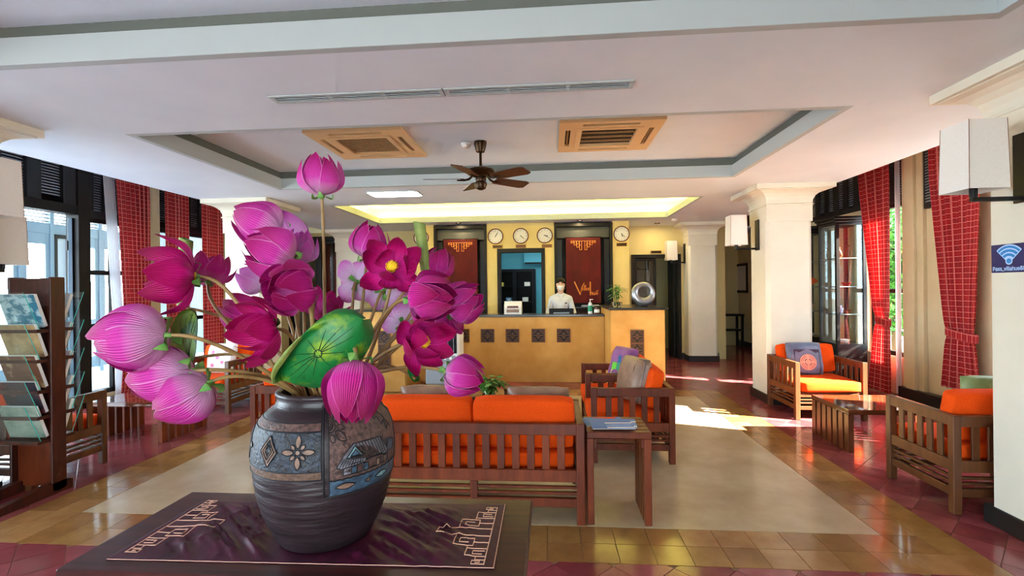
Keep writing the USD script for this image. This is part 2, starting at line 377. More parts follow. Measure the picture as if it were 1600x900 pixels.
# right side
wr = struct('wall_right', MB().box(XR, XR + .2, -3.6, 4.2, 0, HB, 0)
    .box(XR, XR + .2, 5.2, 6.84, 0, HB, 0).box(XR, XR + .2, 9.25, 14.2, 0, HB, 0)
    .box(XR, XR + .2, 6.84, 7.62, 0, .5, 0).box(XR, XR + .2, 7.62, 9.25, 0, 2.62, 0).box(XR, XR + .2, 4.2, 5.2, 0, 1.0, 0), 'wall_paint')
obj('pilaster', bx(XR - .05, XR, 6.46, 6.82, 0, HB, .004), 'wall_paint', wr)
obj('pilaster', bx(XR - .09, XR - .05, 6.56, 6.72, 0, HB, .004), 'wall_paint', wr)
for y0, y1 in ((-3.6, 5.2), (5.2, 6.84), (9.25, 14.2)):
    struct('baseboard_right', bx(XR - (.105 if y0 == 5.2 else .02), XR - .001, y0, y1, 0, .14, .004), 'baseboard_black')
# behind the camera: unseen wall, its one opening sized for the fill light wanted
wrear = struct('wall_rear', MB().box(XL - .2, -2.4, -3.6, -3.4, 0, HB, 0).box(1.2, XR + .2, -3.6, -3.4, 0, HB, 0).box(-2.4, 1.2, -3.6, -3.4, 2.25, HB, 0), 'wall_paint')
# halls beside the reception
whb = struct('wall_hall', MB().box(-2.62, -2.58, 9.5, 10.2, 0, H, 0).box(1.46, 1.50, 9.5, 10.2, 0, H, 0)
    .box(1.46, 1.66, 10.2, 10.4, 0, H, 0).box(1.66, 2.66, 10.2, 10.4, 2.16, H, 0).box(2.66, 3.55, 10.2, 10.4, 0, H, 0)
    .box(XL, -5.72, 10.2, 10.4, 0, H, 0).box(-4.3, -2.6, 10.2, 10.4, 0, H, 0).box(-5.72, -4.3, 10.2, 10.4, 2.66, H, 0), 'hall_wall')
wcor = struct('wall_corridor', MB().box(3.35, 3.55, 10.4, 12.6, 0, H + .1, 0).box(3.35, XR, 12.6, 12.8, 0, HB, 0), 'hall_wall')
obj('corridor_ceiling', bx(3.3, XR, 10.9, 12.6, H, H + .04, 0), 'ceiling_paint', wcor)
struct('baseboard_hall', bx(2.66, 3.4, 10.17, 10.199, 0, .13, .004), 'baseboard_black')
struct('baseboard_hall', bx(-4.28, -2.6, 10.17, 10.199, 0, .13, .004), 'baseboard_black')

# ---- reception back wall: yellow piers, two dark niches, an open door
YB = 9.30
wb = struct('wall_back', MB().box(-2.62, -2.27, YB, YB + .6, 0, H, 0).box(-1.23, -1.03, YB, YB + .6, 0, H, 0).box(-.11, .07, YB, YB + .6, 0, H, 0).box(-1.03, -.11, YB, YB + .6, 2.26, H, 0)
    .box(1.17, 1.48, YB, YB + .6, 0, H, 0).box(-2.27, -1.23, YB + .5, YB + .6, 0, H, 0).box(.07, 1.17, YB + .5, YB + .6, 0, H, 0), 'yellow_wall')
mat('header_grey', (62, 62, 60), .5)
def niche(x0, x1):
    n = struct('trim', MB().box(x0, x0 + .05, YB - .03, YB + .45, 0, 2.72, .003).box(x1 - .05, x1, YB - .03, YB + .45, 0, 2.72, .003).box(x0 + .05, x1 - .05, YB - .03, YB + .45, 2.66, 2.72, .003), 'black_wood')
    obj('back_panel', bx(x0 + .05, x1 - .05, YB + .42, YB + .46, .0, 2.66, 0), 'black_wood', n)
    obj('side_panel', bx(x0 + .05, x0 + .15, YB + .1, YB + .14, 1.15, 2.42, .002), 'black_gloss', n)
    obj('side_panel', bx(x1 - .15, x1 - .05, YB + .1, YB + .14, 1.15, 2.42, .002), 'black_gloss', n)
    obj('header_panel', bx(x0 + .05, x1 - .05, YB + .08, YB + .12, 2.45, 2.66, .002), 'header_grey', n, label='grey header panel')
    s = obj('back_counter', bx(x0 + .05, x1 - .05, YB + .02, YB + .42, 0, 1.10, .004), 'black_wood', n)
    obj('counter_edge', bx(x0 + .05, x1 - .05, YB - .0, YB + .42, 1.10, 1.125, .003), 'granite', s)
    return n
niche(-2.27, -1.23); niche(.07, 1.17)
d1 = struct('door_1', MB().box(-1.03, -.96, YB - .03, YB + .1, 0, 2.26, .004).box(-.18, -.11, YB - .03, YB + .1, 0, 2.26, .004).box(-.96, -.18, YB - .03, YB + .1, 2.18, 2.26, .004), 'black_wood')
wo = struct('wall_office', MB().box(-1.9, .9, 12.0, 12.1, 0, H, 0).box(-1.9, -1.8, 9.9, 12.0, 0, H, 0).box(.8, .9, 9.9, 12.0, 0, H, 0), 'blue_room')
struct('ceiling_office', bx(-1.9, .9, 9.9, 12.1, H - .12, H - .08, 0), 'ceiling_paint')
lamp = UsdLux.RectLight.Define(stage, '/World/office_lamp')
lamp.CreateWidthAttr(.6); lamp.CreateHeightAttr(.6); lamp.CreateIntensityAttr(16); lamp.CreateColorAttr((.9, .97, 1))
aim(lamp, (-.3, 10.6, H - .13), (0, 0, -1))

# ---- hall doors
def leaf(parent, x0, x1, y, z0, z1, mull, glass, fr='black_wood', w=.075):
    mb = MB().box(x0, x0 + w, y, y + .04, z0, z1).box(x1 - w, x1, y, y + .04, z0, z1).box(x0 + w, x1 - w, y, y + .04, z1 - w, z1).box(x0 + w, x1 - w, y, y + .04, z0, z0 + .16)
    for z in mull: mb.box(x0 + w, x1 - w, y + .002, y + .038, z - .025, z + .025)
    o = obj('door_leaf', mb, fr, parent)
    obj('glass', bx(x0 + w, x1 - w, y + .017, y + .022, z0 + .16, z1 - w, 0), glass, o)
    return o
d2 = struct('door_2', MB().box(1.66, 1.73, 10.16, 10.4, 0, 2.16, .003).box(2.60, 2.66, 10.16, 10.4, 0, 2.16, .003).box(1.73, 2.60, 10.16, 10.4, 2.09, 2.16, .003), 'black_wood')
leaf(d2, 1.73, 2.17, 10.22, 0, 2.08, (), 'mirror_pane', w=.05)
obj('door_leaf', bx(2.55, 2.595, 10.4, 10.84, 0, 2.08, .004), 'black_gloss', d2, label='black door leaf standing open')
struct('wall_hall', MB().box(1.5, 3.3, 12.0, 12.1, 0, H, 0), 'hall_wall')
d3 = struct('door_3', MB().box(-5.72, -5.63, 10.14, 10.4, 0, 2.66, .003).box(-4.39, -4.30, 10.14, 10.4, 0, 2.66, .003).box(-5.63, -4.39, 10.14, 10.4, 2.58, 2.66, .003).box(-5.05, -4.97, 10.14, 10.24, 0, 2.58, .003), 'black_wood')
leaf(d3, -5.63, -5.05, 10.18, 0, 2.58, (1.30,), 'mirror_pane'); leaf(d3, -4.97, -4.39, 10.18, 0, 2.58, (1.30,), 'mirror_pane')
struct('wall_hall', MB().box(-6, -3.6, 12.0, 12.1, 0, H, 0), 'hall_wall')
struct('wall_end', MB().box(-6.25, 3.35, 14.1, 14.2, 0, HB, 0), 'hall_wall')

# ---- windows
WN = [0]
def bar_slats(mb, x, y0, y1, z0, z1, pitch=.035, face=1):
    z = z0 + pitch / 2
    while z < z1:
        mb.obox((x, (y0 + y1) / 2, z), (.018, (y1 - y0) / 2, .004), [[math.cos(.6), 0, -face * math.sin(.6)], [0, 1, 0], [face * math.sin(.6), 0, math.cos(.6)]], .001); z += pitch
    return mb
def window(x, y0, y1, z0, z1, ver, hor, fr, face, w=.06, tr=None, slat='shutter_slat'):
    """a glazed frame in the wall plane x; face +1 when the room is on its +x side"""
    WN[0] += 1
    mb = MB().box(x - .04, x + .04, y0, y0 + w, z0, z1).box(x - .04, x + .04, y1 - w, y1, z0, z1).box(x - .04, x + .04, y0 + w, y1 - w, z1 - w, z1).box(x - .04, x + .04, y0 + w, y1 - w, z0, z0 + w)
    o = struct('window_%d' % WN[0], mb, fr)
    vs = [y0 + w] + [v for v in ver] + [y1 - w]; hs = [z0 + w] + list(hor) + [z1 - w]
    for v in ver: obj('mullion', bx(x - .03, x + .03, v - .025, v + .025, z0 + w, z1 - w), fr, o)
    for h in hor: obj('transom_bar', bx(x - .028, x + .028, y0 + w, y1 - w, h - .03, h + .03), fr, o)
    for a, b in zip(vs[:-1], vs[1:]):
        for c, e in zip(hs[:-1], hs[1:]):
            obj('pane', bx(x - .003, x + .003, a, b, c, e, 0), 'window_pane', o)
    if tr:      # louvred transom above
        t = obj('transom', MB().box(x - .05, x + .05, y0, y1, z1, z1 + .10).box(x - .05, x + .05, y0, y1, tr - .08, tr), 'shutter_black', o)
        n = max(1, round((y1 - y0) / .30)); ys = np.linspace(y0, y1, n + 1)
        for a, b in zip(ys[:-1], ys[1:]):
            obj('transom_post', bx(x - .05, x + .05, a, a + .12, z1 + .10, tr - .08), 'shutter_black', t)
            obj('louvre', bar_slats(MB(), x, a + .12, b, z1 + .10, tr - .08, face=face), slat, t)
        obj('transom_back', bx(x - face * .05, x - face * .045, y0, y1, z1 + .1, tr - .08, 0), 'black_wood', t)
    return o
# left: the open door bay, its post, then the window by the first curtain
window(XL - .1, 5.90, 6.70, .12, 2.50, (6.32,), (1.05, 1.77), 'black_wood', 1, tr=HB)
window(XL - .1, 7.0, 8.3, .12, 2.50, (7.62,), (1.05, 1.77), 'black_wood', 1, tr=HB)
WN[0] += 1
db = struct('door_4', MB().box(XL - .16, XL + .02, 5.74, 5.90, 0, HB, .004).box(XL - .16, XL + .02, .1, 5.74, 2.50, 2.62, .004), 'black_wood')
for a in np.arange(.1, 5.7, .42):
    b = min(a + .42, 5.74)
    obj('transom_post', bx(XL - .15, XL + .01, a, a + .16, 2.62, HB), 'shutter_black', db)
    obj('louvre', bar_slats(MB(), XL - .05, a + .16, b, 2.70, HB - .05), 'shutter_slat', db)
obj('transom_back', bx(XL - .15, XL - .14, .1, 5.74, 2.62, HB, 0), 'black_wood', db)
LM = frameM((XL - .06, 5.70, 0), (-.73, .683, 0), (-.683, -.73, 0), (0, 0, 1))     # the open leaf swings outwards
lf = obj('door_leaf', MB().box(0, .10, -.022, .022, .02, 2.46).box(.48, .58, -.022, .022, .02, 2.46).box(.10, .48, -.022, .022, 2.34, 2.46).box(.10, .48, -.022, .022, .02, .3).box(.10, .48, -.022, .022, 1.1, 1.18).move(LM), 'blue_frame', db, label='blue grey door leaf folded open')
obj('glass', bx(.10, .48, -.003, .003, .3, 2.34, 0).move(LM), 'window_pane', lf)
for z in (.5, 1.25, 2.1): obj('hinge', MB().tube([(XL - .05, 5.655, z - .06), (XL - .05, 5.655, z + .06)], .012), 'shutter_black', lf)
# left bays nearer than the picture, open to the daylight
window(XL - .1, -3.0, -.6, .1, 2.6, (-1.8,), (1.4,), 'black_wood', 1, tr=HB)
# right
window(XR + .1, 6.84, 7.62, .5, 2.62, (), (1.4,), 'black_wood', -1, tr=HB)
obj('transom', bx(XR + .05, XR + .15, 7.62, 9.25, 2.62, 2.72), 'shutter_black', wr)
for a in np.arange(7.62, 9.2, .272):
    obj('transom_post', bx(XR + .05, XR + .15, a, a + .13, 2.72, HB), 'shutter_black', wr); obj('louvre', bar_slats(MB(), XR + .08, a + .13, min(a + .272, 9.25), 2.74, HB, face=-1), 'shutter_slat', wr)
obj('transom_back', bx(XR + .14, XR + .15, 7.62, 9.25, 2.72, HB, 0), 'black_wood', wr)
window(XR + .1, 4.2, 5.2, 1.0, 2.50, (), (), 'black_wood', -1, w=.04, tr=HB)

# ---- the veranda beyond the left doors
XV = -8.6
ver = struct('wall_veranda', MB().box(XV - .1, XV, -4, 5.6, 3.2, 3.6, 0).box(XV - .1, XV, 5.4, 5.6, 0, 3.2, 0).box(XV - .1, XV, 9.3, 12, 0, 3.6, 0).box(XV - .1, XV, 5.6, 9.3, 3.2, 3.6, 0), 'blue_frame')
struct('floor_veranda', bx(XV - .3, XL - .2, -4, 12, -.12, -.02, 0), 'white_render')
struct('ceiling_veranda', bx(XV - .3, XL - .2, -4, 12, 3.6, 3.7, 0), 'white_render')
vy = [5.6, 6.15, 6.70, 7.20, 7.70, 8.04, 8.6, 9.3]
for k, (a, b) in enumerate(zip(vy[:-1], vy[1:])):
    obj('post', bx(XV - .08, XV + .02, b - .035, b + .035, 0, 3.2), 'blue_frame', ver)
    obj('rail', bx(XV - .07, XV + .01, a + .035, b - .035, 2.52, 2.70), 'blue_frame', ver)
    obj('louvre', bar_slats(MB(), XV - .02, a + .035, b - .035, 2.70, 3.2, pitch=.06), 'louver_grey', ver)
    if k != 4:
        obj('sash', MB().box(XV - .05, XV, a + .035, a + .10, .1, 2.52).box(XV - .05, XV, b - .10, b - .035, .1, 2.52).box(XV - .05, XV, a + .10, b - .10, .9, 1.0).box(XV - .05, XV, a + .10, b - .10, 2.34, 2.52).box(XV - .05, XV, a + .10, b - .10, .1, .3), 'blue_frame', ver)
        obj('pane', bx(XV - .03, XV - .026, a + .10, b - .10, .3, 2.34, 0), 'window_pane', ver)
    else:
        obj('door_panel', bx(XV - .05, XV - .01, a + .08, b - .08, .1, 2.46), 'white_render', ver, label='white door panel in a dark frame')
        obj('door_frame', MB().box(XV - .03, XV + .03, a + .035, a + .08, 0, 2.52).box(XV - .03, XV + .03, b - .08, b - .035, 0, 2.52).box(XV - .03, XV + .03, a + .08, b - .08, 2.46, 2.52), 'black_wood', ver)

# ================================================================== seating
def seat(name, label, cat, n, W, D, loc, rotz, wood, group=None, h=.64, back_rows=7, cushions=True, seat_h=.40, top_back=.77):
    """slatted timber seat; local frame: back along y = 0, front at y = D, x from 0 to W. Parts are made one by one."""
    t = thing(name, label, cat, loc, rotz, group)
    pw = .052; wa, wb_ = wood, wood + '_b'
    for x in (0, W - pw):
        obj('leg', bx(x, x + pw, 0, .05, 0, h, .004), wa, t); obj('leg', bx(x, x + pw, D - .05, D, 0, h, .004), wa, t)
    def side(a, b, fixed, axis, name):
        """a frame between two posts: rails, slats and two thin bars"""
        def put(nm, u0, u1, z0, z1, th, m, par=None):
            q = bx(u0, u1, fixed - th / 2, fixed + th / 2, z0, z1, .0025) if axis == 'x' else bx(fixed - th / 2, fixed + th / 2, u0, u1, z0, z1, .0025)
            return obj(nm, q, m, par if par is not None else f)
        f = put(name, a, b, h - .072, h - .002, .046, wa, t)
        put('mid_rail', a, b, .27, .345, .036, wb_); put('bottom_rail', a, b, .11, .165, .032, wa)
        for z in (.195, .232): put('thin_bar', a, b, z - .009, z + .009, .02, wa)
        k = max(3, round((b - a) / .098)); us = np.linspace(a, b, k + 1)
        for q in us[1:-1]: put('slat', q - .024, q + .024, .345, h - .072, .016, wb_ if rng.random() < .5 else wa)
        return f
    bk = side(pw, W - pw, .025, 'x', 'back_frame')
    side(.05, D - .05, pw / 2, 'y', 'arm_frame'); side(.05, D - .05, W - pw / 2, 'y', 'arm_frame')
    fr = obj('front_rail', bx(pw, W - pw, D - .045, D - .012, .25, .31, .003), wa, t)
    for z in (.185, .222): obj('thin_bar', bx(pw, W - pw, D - .04, D - .02, z - .01, z + .01, .002), wa, fr)
    obj('thin_bar', bx(pw, W - pw, D - .042, D - .016, .11, .15, .002), wa, fr)
    obj('seat_deck', bx(pw, W - pw, .045, D - .05, .285, .305, 0), wa, t)
    if n >= 3:
        for k in range(1, n): obj('mid_leg', bx(W * k / n - .024, W * k / n + .024, .004, .046, 0, .27, .003), wa, t)
    cw = (W - 2 * pw - .01) / n
    for k in range(n):
        x0 = pw + .005 + k * cw
        c = obj('seat_cushion', pillow(x0 + .004, x0 + cw - .004, .10, D + .012, .306, .306 + .125, .03), 'orange_fabric', t, smooth=True)
        a = .22; b = obj('back_cushion', pillow(x0 + .006, x0 + cw - .006, .0, .125, .0, top_back - .435, .035, tilt=a, at=(0, .128, .436)), 'orange_fabric', t, smooth=True)
    return t
def pillow(x0, x1, y0, y1, z0, z1, r, tilt=0, at=None):
    """upholstered block: rounded edges, slightly crowned faces"""
    n = 10
    g = np.linspace(-1, 1, n); v, f = [], []
    h = np.array([x1 - x0, y1 - y0, z1 - z0]) / 2; m = np.array([x1 + x0, y1 + y0, z1 + z0]) / 2
    t = trimesh.creation.box((2, 2, 2))
    for _ in range(3): t = t.subdivide()
    p = np.array(t.vertices)
    inner = np.maximum(h - r, .001)
    s = np.sign(p) * np.abs(p) ** .8
    q = np.clip(s * h, -inner, inner); dlt = s * h - q
    L = np.linalg.norm(dlt, axis=1, keepdims=True); q = q + dlt / np.maximum(L, 1e-9) * np.minimum(L, r) if r > 0 else q
    u = q / h
    q += .009 * np.sign(u) * (np.abs(u) > .6) * np.stack([(1 - u[:, 1] ** 2) * (1 - u[:, 2] ** 2), (1 - u[:, 0] ** 2) * (1 - u[:, 2] ** 2), (1 - u[:, 0] ** 2) * (1 - u[:, 1] ** 2)], 1)
    q += m
    if tilt:
        c, s_ = math.cos(tilt), math.sin(tilt); y, z = q[:, 1].copy(), q[:, 2].copy()
        q[:, 1] = y * c - z * s_ * -1 * -1; q[:, 2] = z * c + y * s_
    if at is not None: q += at
    return q, np.array(t.faces)
# the cushions lean back: keep their tops over the back rail
CENTRE = seat('slatted_sofa', 'long three-seat slatted sofa with orange cushions, its back to the big vase', 'sofa', 3, 2.12, .70, (-1.92, 3.06, 0), 0, 'dark_wood', 'slatted seating with orange cushions')
AW = .68
RA = seat('slatted_armchair', 'dark slatted armchair with orange cushions beside the magazine table, side rails towards the vase', 'armchair', 1, AW, .70, (1.03, 4.16, 0), 90, 'dark_wood', 'slatted seating with orange cushions')
dup(RA, (1.03, 4.16 + AW + .02, 0), 90, 'dark slatted armchair with purple patchwork cushion, second in the row before the counter', None)
LA = dup(RA, (-2.72, 4.16 + AW, 0), -90, 'dark slatted armchair just left of the vase, partly hidden by it', None)
dup(RA, (-2.72, 4.16 + 2 * AW + .02, 0), -90, 'dark slatted armchair behind the flower stems, facing the middle coffee table', None)
FR = seat('slatted_armchair', 'sunlit slatted armchair with blue medallion cushion in front of the white column', 'armchair', 1, .76, .71, (3.45, 6.31, 0), 180, 'mid_wood', 'slatted seating with orange cushions')
FL = dup(FR, (-3.93, 6.31, 0), 180, 'slatted armchair with white floral cushion beyond the flower stems at the left', None)
NR = seat('slatted_armchair', 'slatted armchair with green cushion at the right edge, back towards the viewer', 'armchair', 1, .80, .64, (2.585, 3.35, 0), 0, 'mid_wood', 'slatted seating with orange cushions')
NL = dup(NR, (-4.735, 3.35, 0), 0, 'slatted armchair beside the brochure rack at the left edge', None)

# ---- coffee tables and the side table
def coffee(label, x0, x1, y0, y1, h, wood, ns, top='table_gloss'):
    t = thing('coffee_table', label, 'coffee table', ((x0 + x1) / 2, (y0 + y1) / 2, 0))
    w, d = (x1 - x0) / 2, (y1 - y0) / 2
    obj('tabletop', bx(-w, w, -d, d, h - .045, h, .004), top, t)
    for s in (-1, 1):
        for k in range(ns):
            y = -d + .04 + k * (2 * d - .08) / (ns - 1)
            obj('slat', bx(s * w - s * .05, s * w - s * .002, y - .034, y + .034, 0, h - .046, .003), wood if k % 2 else wood + '_b', t)
    return t
mat('table_gloss', (104, 54, 32), .08, (80, 38, 22), (4, 40, 40), coat_weight=.6)
coffee('low slatted coffee table with glossy top between the two right-hand armchairs', 2.62, 3.42, 4.52, 5.14, .385, 'red_wood', 7)
coffee('low slatted coffee table under the hanging lotus buds at the left', mx(3.42), mx(2.62), 4.5, 5.14, .40, 'dark_wood', 7)
coffee('middle coffee table with a leafy plant, inside the ring of sofas', -1.45, -.22, 4.45, 5.25, .40, 'dark_wood', 8)
st = thing('side_table', 'tall slatted side table holding magazines, at the right end of the long sofa', 'side table', (.415, 3.27, 0))
w, d, h = .20, .19, .585
for k in range(5):
    y = -d + .035 + k * (2 * d - .07) / 4
    obj('top_slat', bx(-w, w, y - .033, y + .033, h - .04, h, .003), 'dark_wood_b' if k % 2 else 'dark_wood', st)
    for s in (-1, 1): obj('side_slat', bx(s * w, s * (w - .042), y - .033, y + .033, 0, h - .041, .003), 'dark_wood' if k % 2 else 'dark_wood_b', st)
for s in (-1, 1): obj('stretcher', bx(s * (w - .06), s * (w - .043), -d + .01, d - .01, h - .10, h - .045, .002), 'dark_wood', st)

# ---- loose cushions
def cushion(name, label, c, size, thick, ax, m, group=None, puff=1.0, seedk=1):
    """square cushion: pinched corners, full middle. ax: rows width, height, normal"""
    n = 15; g = np.linspace(-1, 1, n); X, Yv = np.meshgrid(g, g, indexing='ij')
    pin = 1 - .07 * (X ** 2 * Yv ** 2)
    th = thick / 2 * (np.clip(1 - X ** 4, 0, 1) * np.clip(1 - Yv ** 4, 0, 1)) ** .55 + .004
    nz = (meshkit.noise(np.stack([X * 2.1 + seedk, Yv * 2.1, X * 0], -1), seedk) - .5) * .018
    edge_in = 1 - .05 * (1 - np.abs(X)) * (np.abs(Yv) > .9) - .05 * (1 - np.abs(Yv)) * (np.abs(X) > .9)
    w, h = size[0] / 2, size[1] / 2
    pts = []
    for s in (1, -1):
        pts.append(np.stack([X * w * pin * edge_in, Yv * h * pin * edge_in, s * th + nz], -1).reshape(-1, 3))
    v = np.vstack(pts); i, j = np.meshgrid(np.arange(n - 1), np.arange(n - 1), indexing='ij'); a = (i * n + j).ravel()
    f1 = np.stack([a, a + n, a + n + 1, a + 1], 1); f2 = f1[:, ::-1] + n * n
    rim = [k for k in range(n)] + [k * n + n - 1 for k in range(1, n)] + [(n - 1) * n + k for k in range(n - 2, -1, -1)] + [k * n for k in range(n - 2, 0, -1)]
    fr = np.array([[rim[k], rim[(k + 1) % len(rim)], rim[(k + 1) % len(rim)] + n * n, rim[k] + n * n] for k in range(len(rim))])
    ax = np.asarray(ax, float); ax /= np.linalg.norm(ax, axis=1, keepdims=True)
    t = thing(name, label, 'cushion', c, 0, group)
    uv = np.vstack([np.stack([X, Yv], -1).reshape(-1, 2)] * 2) * .5 + .5
    obj('cover', (v @ ax, np.vstack([f1, f2, fr])), m, t, smooth=True, uv=uv)
    return t, (lambda p, off=.0: np.asarray(p)[:, :1] * ax[0] + np.asarray(p)[:, 1:2] * ax[1] + (np.interp(np.maximum(np.abs(p[:, 0]) / w, np.abs(p[:, 1]) / h), [0, .5, .8, 1], [thick / 2 + .004, thick / 2 * .97 + .004, thick / 2 * .75 + .004, .01])[:, None] + off) * ax[2])
def patch(parent, name, poly, lift, m, off, th=.003):
    """a flat piece of cloth following a cushion's face"""
    for g in getattr(poly, 'geoms', [poly]):
        t = trimesh.creation.extrude_polygon(g.segmentize(.02), th, engine='earcut'); v = np.array(t.vertices)
        q = lift(v[:, :2], off); nrm = lift(np.zeros((1, 2)), 1.0)[0] - lift(np.zeros((1, 2)), 0.0)[0]
        obj(name, (q + v[:, 2:3] * nrm, np.array(t.faces)), m, parent)
mat('blue_silk', (96, 106, 134), .4, (78, 88, 116), (9,) * 3, sheen_weight=.3)
mat('navy_cloth', (44, 40, 66), .7); mat('medallion_pink', (224, 150, 128), .7)
mat('taupe_satin', (150, 116, 92), .35, (122, 90, 70), (8,) * 3); mat('purple_satin', (148, 84, 140), .45, (124, 66, 122), (8,) * 3)
mat('green_satin', (136, 158, 104), .45, (112, 136, 84), (9,) * 3); mat('white_cotton', (232, 222, 222), .8); mat('pink_print', (222, 120, 158), .8)
mat('patch_green', (96, 200, 40), .6); mat('patch_yellow', (226, 222, 110), .6); mat('patch_blue', (30, 96, 140), .6); mat('patch_teal', (40, 150, 110), .6); mat('dark_stripe', (52, 46, 44), .6)
# blue cushion with a round medallion
ba = np.array([[1, 0, 0], [0, .22, .97], [0, -.97, .22]])
cu, lf = cushion('throw_cushion', 'grey blue silk cushion with pink round medallion on the sunlit armchair', (2.995, 6.02, .625), (.42, .40), .13, ba, 'blue_silk')
patch(cu, 'navy_panel', sg.box(-.14, -.20, .145, .10), lf, 'navy_cloth', .001)
md = sg.Point(.005, -.05).buffer(.092)
fret = md - sg.Point(.005, -.05).buffer(.082)
for a in (0, 90): fret = union_all([fret, affinity.rotate(sg.box(.005 - .088, -.056, .005 + .088, -.044), a, origin=(.005, -.05))])
for sx in (-1, 1):
    for sy in (-1, 1):
        for r0, r1 in ((.022, .030), (.045, .053), (.064, .070)):
            arc = sg.Point(0, 0).buffer(r1) - sg.Point(0, 0).buffer(r0)
            arc = arc.intersection(sg.box(*( (.012, .012, .1, .1))))
            fret = union_all([fret, affinity.translate(affinity.scale(arc, sx, sy, origin=(0, 0)), .005, -.05)])
patch(cu, 'medallion_ground', md, lf, 'medallion_pink', .0045, .001)
fr_lines = md.buffer(-.006) - fret
patch(cu, 'medallion_line', fr_lines.intersection(sg.Point(.005, -.05).buffer(.083)).buffer(-.0035), lf, 'navy_cloth', .006, .0008)
# green one on the near right armchair
cushion('throw_cushion', 'green satin cushion lying against the back of the right edge armchair', (3.06, 3.60, .665), (.44, .40), .13, [[1, 0, 0], [0, .25, .97], [0, -.97, .25]], 'green_satin', seedk=4)
# white floral one, far left
cu, lf = cushion('throw_cushion', 'white cushion with pink flower print on the far left armchair', (-4.30, 6.01, .625), (.40, .40), .13, ba, 'white_cotton', seedk=5)
for k, (a, b) in enumerate([(-.02, .0), (.05, -.06), (-.09, .07), (.09, .09), (-.08, -.1)]):
    fl_ = union_all([affinity.rotate(affinity.translate(sg.Point(0, 0).buffer(.5, 6), 0, .6), q * 72, origin=(0, 0)) for q in range(5)])
    patch(cu, 'printed_flower', affinity.translate(affinity.scale(fl_, .022, .022, origin=(0, 0)), a, b), lf, 'pink_print', .001, .001)
# two taupe ones on the long sofa, seen over its back
cushion('throw_cushion', 'taupe satin cushion peeking over the long sofa back, beside the air cooler', (-.87, 3.47, .635), (.46, .38), .13, [[1, 0, 0], [0, -.35, .94], [0, -.94, -.35]], 'taupe_satin', seedk=6)
cushion('throw_cushion', 'taupe satin cushion peeking over the long sofa back, right of the leafy plant', (-.10, 3.47, .63), (.46, .38), .13, [[1, 0, 0], [0, -.35, .94], [0, -.94, -.35]], 'taupe_satin', seedk=7)
# on the right row
cu, lf = cushion('throw_cushion', 'purple satin cushion with green and blue patchwork, standing on the second armchair', (.74, 5.14, .68), (.40, .40), .13, [[-.45, .89, 0], [.25, .12, .96], [-.88, -.44, .2]], 'purple_satin', seedk=8)
for k, (a, b, m) in enumerate([(-.15, -.14, 'patch_yellow'), (-.15, -.06, 'patch_green'), (-.07, -.14, 'patch_green'), (-.07, -.06, 'patch_teal'), (-.15, .02, 'patch_blue'), (.01, -.14, 'patch_yellow'), (.01, -.06, 'patch_green'), (-.07, .02, 'patch_blue')]):
    patch(cu, 'patch', sg.box(a, b, a + .076, b + .076), lf, m, .001, .001)
cu, lf = cushion('throw_cushion', 'taupe and dark striped satin cushion on the armchair by the magazine table', (.74, 4.50, .66), (.42, .42), .14, [[-.40, .91, 0], [.25, .12, .96], [-.88, -.42, .2]], 'taupe_satin', seedk=9)
patch(cu, 'dark_band', sg.box(-.19, -.19, -.08, .19), lf, 'dark_stripe', .001, .001)
mat('magazine_blue', (30, 104, 190), .45)
# magazines on the side table
for k, (x, y, r) in enumerate([(-.07, .05, 8), (.0, .0, -4), (-.03, -.06, 3)]):
    t = thing('magazine', ['orange and blue magazine at the back of the fan on the side table', 'blue magazine in the middle of the fan on the side table', 'blue and white magazine in front of the fan on the side table'][k], 'magazine', (.415 + x, 3.27 + y, .5855 + .005 * k), r, 'magazines fanned on the side table')
    obj('pages', bx(-.135, .135, -.095, .095, 0, .004, .001), 'paper_white', t); obj('cover', bx(-.137, .137, -.097, .097, .0041, .0049, 0), 'magazine_blue', t)
    for q in range(3): obj('cover_band', bx(-.04, .136, -.08 + q * .05, -.058 + q * .05, .0049, .0053, 0), ('paper_white', 'brochure_blue', 'paper_white')[q], t)
    if k == 0: obj('cover_photo', bx(-.05, .10, .06, .093, .0049, .0053, 0), 'orange_fabric', t)

# ================================================================== reception
CY = 7.68; HC = 1.075
ct = thing('reception_counter', 'long ochre plastered reception counter with black granite top', 'counter', (-.65, CY, 0))
def cbx(x0, x1, y0, y1, z0, z1, c=.004): return bx(x0 + .65, x1 + .65, y0 - CY, y1 - CY, z0, z1, c)
obj('body', cbx(-2.13, .83, CY, CY + .12, 0, HC - .035, .006), 'stucco', ct)
obj('end_block', cbx(.83, 1.58, 6.90, 8.2, 0, 1.175, .008), 'stucco', ct); obj('end_block', cbx(-2.90, -2.13, 6.90, 8.2, 0, 1.175, .008), 'stucco', ct)
obj('worktop', cbx(-2.13, .83, CY - .03, CY + .42, HC - .034, HC, .004), 'granite', ct)
obj('desk', cbx(-2.13, .83, CY + .13, CY + .52, .72, .75, .003), 'black_wood', ct)
obj('block_top', cbx(.80, 1.62, 6.86, 8.22, 1.176, 1.205, .005), 'granite', ct); obj('block_top', cbx(-2.94, -2.10, 6.86, 8.22, 1.176, 1.205, .005), 'granite', ct)
